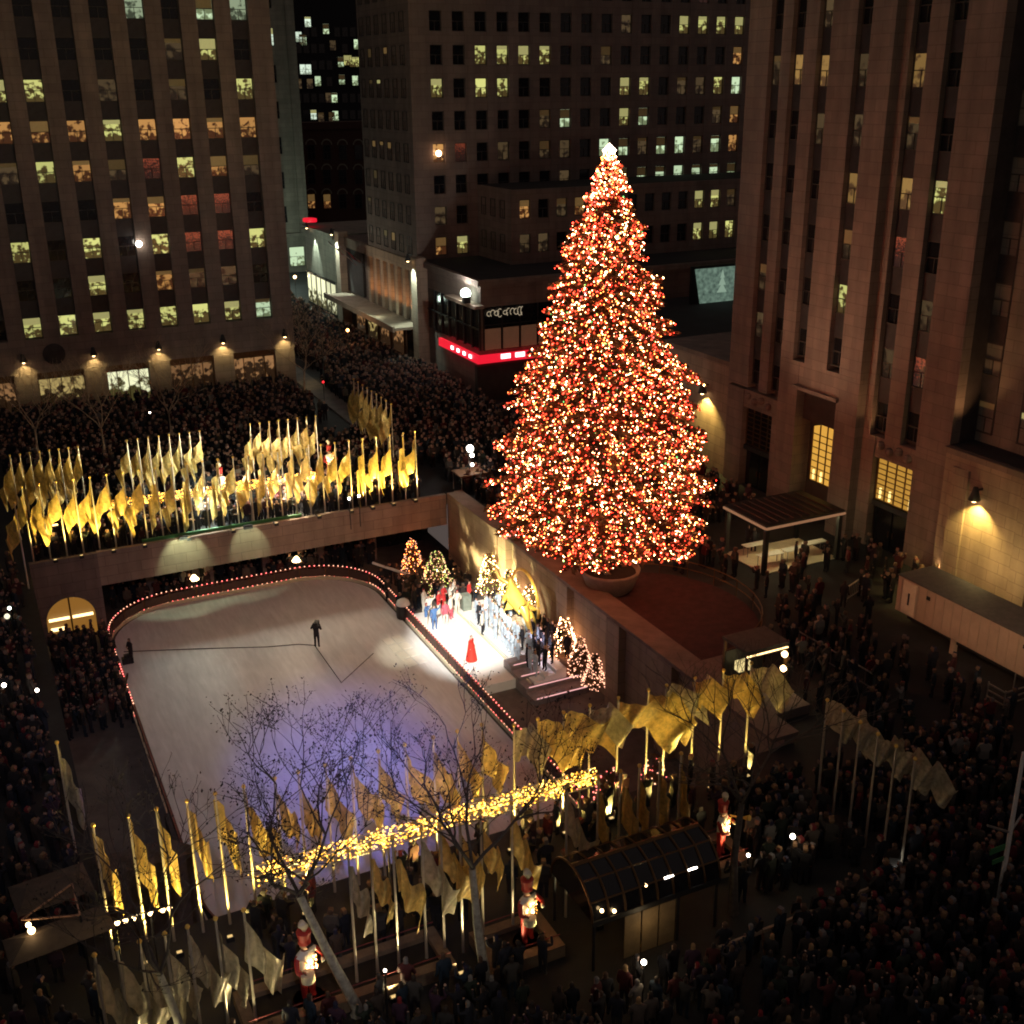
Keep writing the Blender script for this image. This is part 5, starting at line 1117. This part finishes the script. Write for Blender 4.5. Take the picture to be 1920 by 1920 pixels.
SKINS = [SKIN, mat("skin_pale",(.6,.4,.3),.6,var=.05), mat("skin_brown",(.25,.14,.08),.6,var=.05)]
HATS = [HAIR, mat("brown_hair",(.09,.05,.03),.7,var=.1), mat("fair_hair",(.34,.22,.10),.7,var=.1), mat("knit_cap_red",(.25,.02,.025),.9,var=.1), mat("knit_cap_grey",(.2,.19,.18),.9,var=.1), mat("knit_cap_navy",(.02,.02,.05),.9,var=.1)]
POSES = ('down','up','cam','fold','wave')
PMESH = {p: person_mesh("person", p, 1) for p in POSES}
def person(p, rz, label, pose='down', coat=0, trousers=0, skin_=0, hat=0, group=None, s=1.):
    o = bpy.data.objects.new("person", PMESH[pose]); COL.objects.link(o); o.location = p; o.rotation_euler = (0,0,rz); o.scale = (s,s,s)
    for i, m in enumerate((coat if not isinstance(coat,int) else COATS[coat], trousers if not isinstance(trousers,int) else COATS[trousers], SKINS[skin_], HATS[hat])):
        o.material_slots[i].link = 'OBJECT'; o.material_slots[i].material = m
    return tag(o, label, "person", group)
# people who stand apart
def hold_camera(p, rz, s=1.):
    pass
iz = PZ+.1
p = gp(595,1214,iz); person(p, 2.6, "person in dark clothes with a shoulder camera in the middle of the ice", 'cam', 0, 0, 0, 0, s=1.06)
tag(MB().box(-.14,.14,-.42,.12,1.5,1.8).build("shoulder_camera", BLACK, None, p, 2.6), "black shoulder television camera carried by the person mid ice", "camera")
p = gp(248,1243,iz); person(p, -1.2, "person in dark clothes standing on the ice at its left edge", 'fold', 0, 0, 0, 0)
b = MB(); b.box(-.35,.35,-.2,.2,0,.4); b.box(-.2,.2,-.15,.15,.402,.6); q = gp(240,1243,iz); tag(b.build("equipment_case", BLACK, None, q), "low black equipment case beside the person at the ice's left edge", "case")
RROBE = mat("red_gown", (.5,.025,.012), .6, var=.1)
t = thing("person", "person in a long bright red gown alone at the stage front", "person", tuple(gp(884,1238,PZ+.62)), .6)
o = obj("body", PMESH['down'], t)
for i, m in enumerate((RROBE, RROBE, SKINS[1], HATS[1])): o.material_slots[i].link = 'OBJECT'; o.material_slots[i].material = m
MB().lathe([(.38,.02),(.34,.3),(.24,.8),(.21,1.05),(.16,1.3)], 14).build("gown", RROBE, t, smooth=True)
BLUEC = mat("blue_costume",(.07,.16,.36),.7,var=.1); PINKC = mat("pink_costume",(.55,.10,.14),.7,var=.1); WHITEC = mat("white_costume",(.75,.72,.62),.7,var=.08); REDC = mat("scarlet_costume",(.55,.03,.03),.7,var=.1)
perf = [(800,1175,BLUEC,WHITEC,"in pale blue costume, left front of the singers"),(815,1180,BLUEC,BLUEC,"in darker blue costume, second from left of the singers"),(836,1172,PINKC,WHITEC,"in pink striped costume, right front of the singers"),(823,1152,REDC,WHITEC,"in scarlet jacket at the centre of the singers"),
        (806,1160,WHITEC,WHITEC,"in white costume behind the blue singers"),(846,1160,WHITEC,PINKC,"in white top behind the pink singer"),(858,1150,WHITEC,WHITEC,"all in white at the right end of the singers"),(832,1140,REDC,REDC,"in scarlet at the back of the singers"),(845,1138,WHITEC,REDC,"in white and scarlet at the back right of the singers"),(795,1148,WHITEC,WHITEC,"in white at the back left of the singers")]
for i, (px, py, a, c_, lab) in enumerate(perf):
    person(gp(px, py, PZ+.62), rng.uniform(-.3,1.0), "person "+lab+" on the white stage", random.choice(('down','wave','fold','up')), a, c_, i % 2, 3 if i % 3 == 0 else i % 3)
for i, (px, py, m) in enumerate(((905,1190,WHITEC),(880,1132,REDC),(852,1128,WHITEC))): person(gp(px,py,PZ+.62), .8, f"person in {('white','red','pale')[i]} at the back right of the stage, {nth(i)} from front", 'down', m, 0, 1, 0)
SLATE = mat("white_robe",(.46,.55,.64),.8,var=.1)
for r_ in range(4):                                        # choir on the risers
    for k in range(15):
        x = 27.5+.5+r_*.72+.06+rng.normal(0,.07); y = 62+2.0-.62*k+rng.normal(0,.09); dk = r_ == 3 or rng.random() < (.15,.35,.6)[r_]
        person((x, y, PZ+.5+.26*(r_+1)), -PI/2+rng.normal(0,.25), f"choir person in {'dark suit' if dk else 'white robe'} on the risers, {ORD[r_]} row, {nth(k)} from the back", random.choice(('down','fold')), COATS[0] if dk else SLATE, COATS[0] if dk or r_ > 1 else SLATE, k % 2, k % 3, "choir on the risers", .97)
person(gp(1625,1175), 2.8, "lone person in black standing on the pavement before the trailer", 'fold', 0, 0, 0, 0, s=1.1)
person(gp(1490,1062), 1.0, "lone person in black in front of the marquee floor", 'down', 0, 0, 0, 0)
person(gp(1400,1030), 1.4, "person in dark coat under the marquee's left corner", 'down', 1, 0, 0, 0); person(gp(1412,1035), 2.4, "person in black beside the marquee's left post", 'fold', 0, 1, 0, 1)
person(gp(1580,1140), 2., "person in dark coat walking beside the pale crowd barrier", 'down', 2, 0, 0, 0)

# the crowd: nearest ones one by one, the rest as one mass
ZONES = []
def zone(x0, x1, y0, y1, step, z, face, lab, dens=1., skip=None):
    out = []
    for x in np.arange(x0, x1, step):
        for y in np.arange(y0, y1, step):
            if rng.random() > dens: continue
            px, py = x+rng.uniform(-.38,.38)*step, y+rng.uniform(-.38,.38)*step
            if skip and skip(px, py): continue
            q = proj((px,py,z+1.2))
            if q[2] < 1 or not (-60 < q[0] < 1980 and -60 < q[1] < 2000): continue
            out.append((px, py, z, math.atan2(face[0]-px, -(face[1]-py)) if face else rng.uniform(0,6.28), lab))
    ZONES.extend(out)
tree_ = (TX, TY)
inbox = lambda x, y, L: any(a <= x <= b and c <= y <= d for a, b, c, d in L)
zone(1.5, 44, 83.5, 113.5, .78, 0, tree_, "in the far crowd before the shops", .93, lambda x, y: (29 < x < 32.5 and y > 97) or (x > 25.5 and x < 31 and 92 < y < 99))
zone(31.5, 43.0, 108, 172, .86, 0, tree_, "in the side street crowd", .9, lambda x, y: x < 33.8 and y < 150)
zone(2, 29, 76.0, 81.3, .72, 0, (16,60), "between the far flag rows", .9)
zone(32.6, 50, 61.5, 83, .8, 0, tree_, "in the crowd around the foot of the big tree", .8, lambda x, y: math.hypot(x-TX, y-TY) < 3)
zone(35.0, 45.2, 33, 56, .85, 0, tree_, "on the dark plaza before the trailer", .45, lambda x, y: inbox(x, y, [(42,50,52,58)]) or math.hypot(x-34,y-50.5) < 6.4 or (x > 43.2 and y < 50))
zone(46, 51, 45, 53, .9, 0, tree_, "by the skyscraper doors", .45)
bA, bB = gp(1347,1778), gp(1660,1655); bd = (bB-bA).normalized()
def bar_d(x, y): return -(x-bA.x)*bd.y+(y-bA.y)*bd.x
zone(25.0, 40, 18, 33, .66, 0, tree_, "in the lower right crowd", .86, lambda x, y: (abs(x-29.5) < .5 and y > 26) or (-.55 < bar_d(x,y) < 1.3 and x < 28.6))
zone(13.0, 26, 16, 28.4, .68, 0, tree_, "in the bottom crowd", .82, lambda x, y: inbox(x,y,[(15.6,22,27.2,31)]) or -.55 < bar_d(x,y) < 1.3)
zone(2., 13.5, 20, 29.2, .74, 0, (14,60), "in the bottom left crowd", .75)
zone(-6, 1.0, 30, 74, .78, 0, (16,60), "left of the sunken plaza", .72)
zone(6, 30, 31.8, 35.2, .8, 0, (16,60), "between the near flag rows", .5, lambda x, y: inbox(x,y,[(22.6,24.9,29.3,31.9)]))
zone(1.8, 5.2, 62, 74.4, .66, PZ, (16,60), "packed on the terrace left of the ice", .9)
zone(6.0, 26, 78.3, 80.6, .7, PZ, (16,60), "under the arcade beyond the rink", .75)
zone(24.6, 30.3, 67.6, 74.4, .75, PZ, (26,62), "by the small lit trees behind the stage", .55)
CN = ('black','slate','dark grey','brown','dark red','navy','grey','tan','dark green','plum','pale','scarlet'); HN = ('dark hair','brown hair','fair hair','red cap','grey cap','navy cap'); PN = {'down': 'arms down', 'up': 'hands raised', 'cam': 'hands at face', 'fold': 'arms folded', 'wave': 'waving'}
LMK = {'kiosk': (18.8,28), 'drummer': (6.9,29.5), 'trumpeter': (23.7,30), 'barricade': (25,25.5), 'canopies': (0,33), 'pole': (31.7,23.9), 'stairs': (0,46), 'terrace': (0,64), 'planters': (13,29)}
ZONES.sort(key=lambda q: q[0]**2+q[1]**2+(H-q[2])**2)
NI = 205
for px, py, z, a, lab in ZONES[:NI]:
    near = min(LMK, key=lambda k_: math.dist(LMK[k_], (px,py)))
    po = str(rng.choice(POSES, p=[.5,.14,.12,.2,.04])); c_ = int(rng.choice(12, p=[.22,.17,.12,.1,.06,.1,.06,.05,.06,.04,.01,.01])); h_ = int(rng.choice(6, p=[.38,.24,.1,.05,.11,.12]))
    lb_ = f"person in {CN[c_]} coat, {HN[h_]}, {PN[po]}, {lab}"; lb_ += f" near the {near}" if len(lb_.split()) < 14 else ''
    person((px,py,z), a+rng.normal(0,.5), lb_, po, c_, int(rng.choice([0,1,2,5,6])), int(rng.choice(3, p=[.45,.35,.2])), h_, "people "+lab, rng.uniform(.92,1.08))
LOW = []
for pz in ('down','up','fold','cam','wave'):
    me = person_mesh("low", pz, 0); me.calc_loop_triangles()
    V = np.array([v.co[:] for v in me.vertices]); T = np.array([t.vertices[:] for t in me.loop_triangles]); M_ = np.array([me.polygons[t.polygon_index].material_index for t in me.loop_triangles]); LOW.append((V, T, M_)); bpy.data.meshes.remove(me)
cm = bpy.data.materials.new("crowd_clothes"); cm.use_nodes = True; nt = cm.node_tree; at = nt.nodes.new("ShaderNodeAttribute"); at.attribute_name = "tint"
nt.links.new(at.outputs["Color"], nt.nodes["Principled BSDF"].inputs["Base Color"]); nt.nodes["Principled BSDF"].inputs["Roughness"].default_value = .85
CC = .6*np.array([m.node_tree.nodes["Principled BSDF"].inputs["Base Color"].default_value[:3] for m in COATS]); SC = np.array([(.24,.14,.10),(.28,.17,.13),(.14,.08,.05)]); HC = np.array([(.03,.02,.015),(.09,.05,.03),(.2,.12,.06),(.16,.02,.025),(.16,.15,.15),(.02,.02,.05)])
VV, FF, CCs = [], [], []; off = 0
for px, py, z, a, lab in ZONES[NI:]:
    V, T, M_ = LOW[rng.choice(5, p=[.45,.12,.25,.13,.05])]; a += rng.normal(0,.5); c_, s_ = math.cos(a), math.sin(a); k = rng.choice([.62,.9,.97,1.02,1.08], p=[.06,.2,.3,.28,.16])*rng.uniform(.96,1.05)
    P = np.stack([(V[:,0]*c_-V[:,1]*s_)*k+px, (V[:,0]*s_+V[:,1]*c_)*k+py, V[:,2]*k+z], 1)
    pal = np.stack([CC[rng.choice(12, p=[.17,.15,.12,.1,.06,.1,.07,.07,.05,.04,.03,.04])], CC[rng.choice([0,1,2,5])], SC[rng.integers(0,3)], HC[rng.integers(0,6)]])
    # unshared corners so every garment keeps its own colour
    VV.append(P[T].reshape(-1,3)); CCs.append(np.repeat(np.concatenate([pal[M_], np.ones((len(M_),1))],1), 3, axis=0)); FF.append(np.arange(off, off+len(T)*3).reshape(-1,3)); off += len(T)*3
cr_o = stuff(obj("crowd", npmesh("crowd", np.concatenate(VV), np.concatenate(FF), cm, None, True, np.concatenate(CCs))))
print("crowd", len(ZONES), "tris", off//3)
tag(cr_o, "dense dark winter crowd filling the plaza and the side street", "crowd")
# street lamps' pale light on the side street crowd
lamp("street_crowd_light", 'POINT', (38, 128, 9), 450, (.95,.9,.7), radius=.5); lamp("street_crowd_light", 'POINT', (38, 150, 9), 900, MINT, radius=.5)
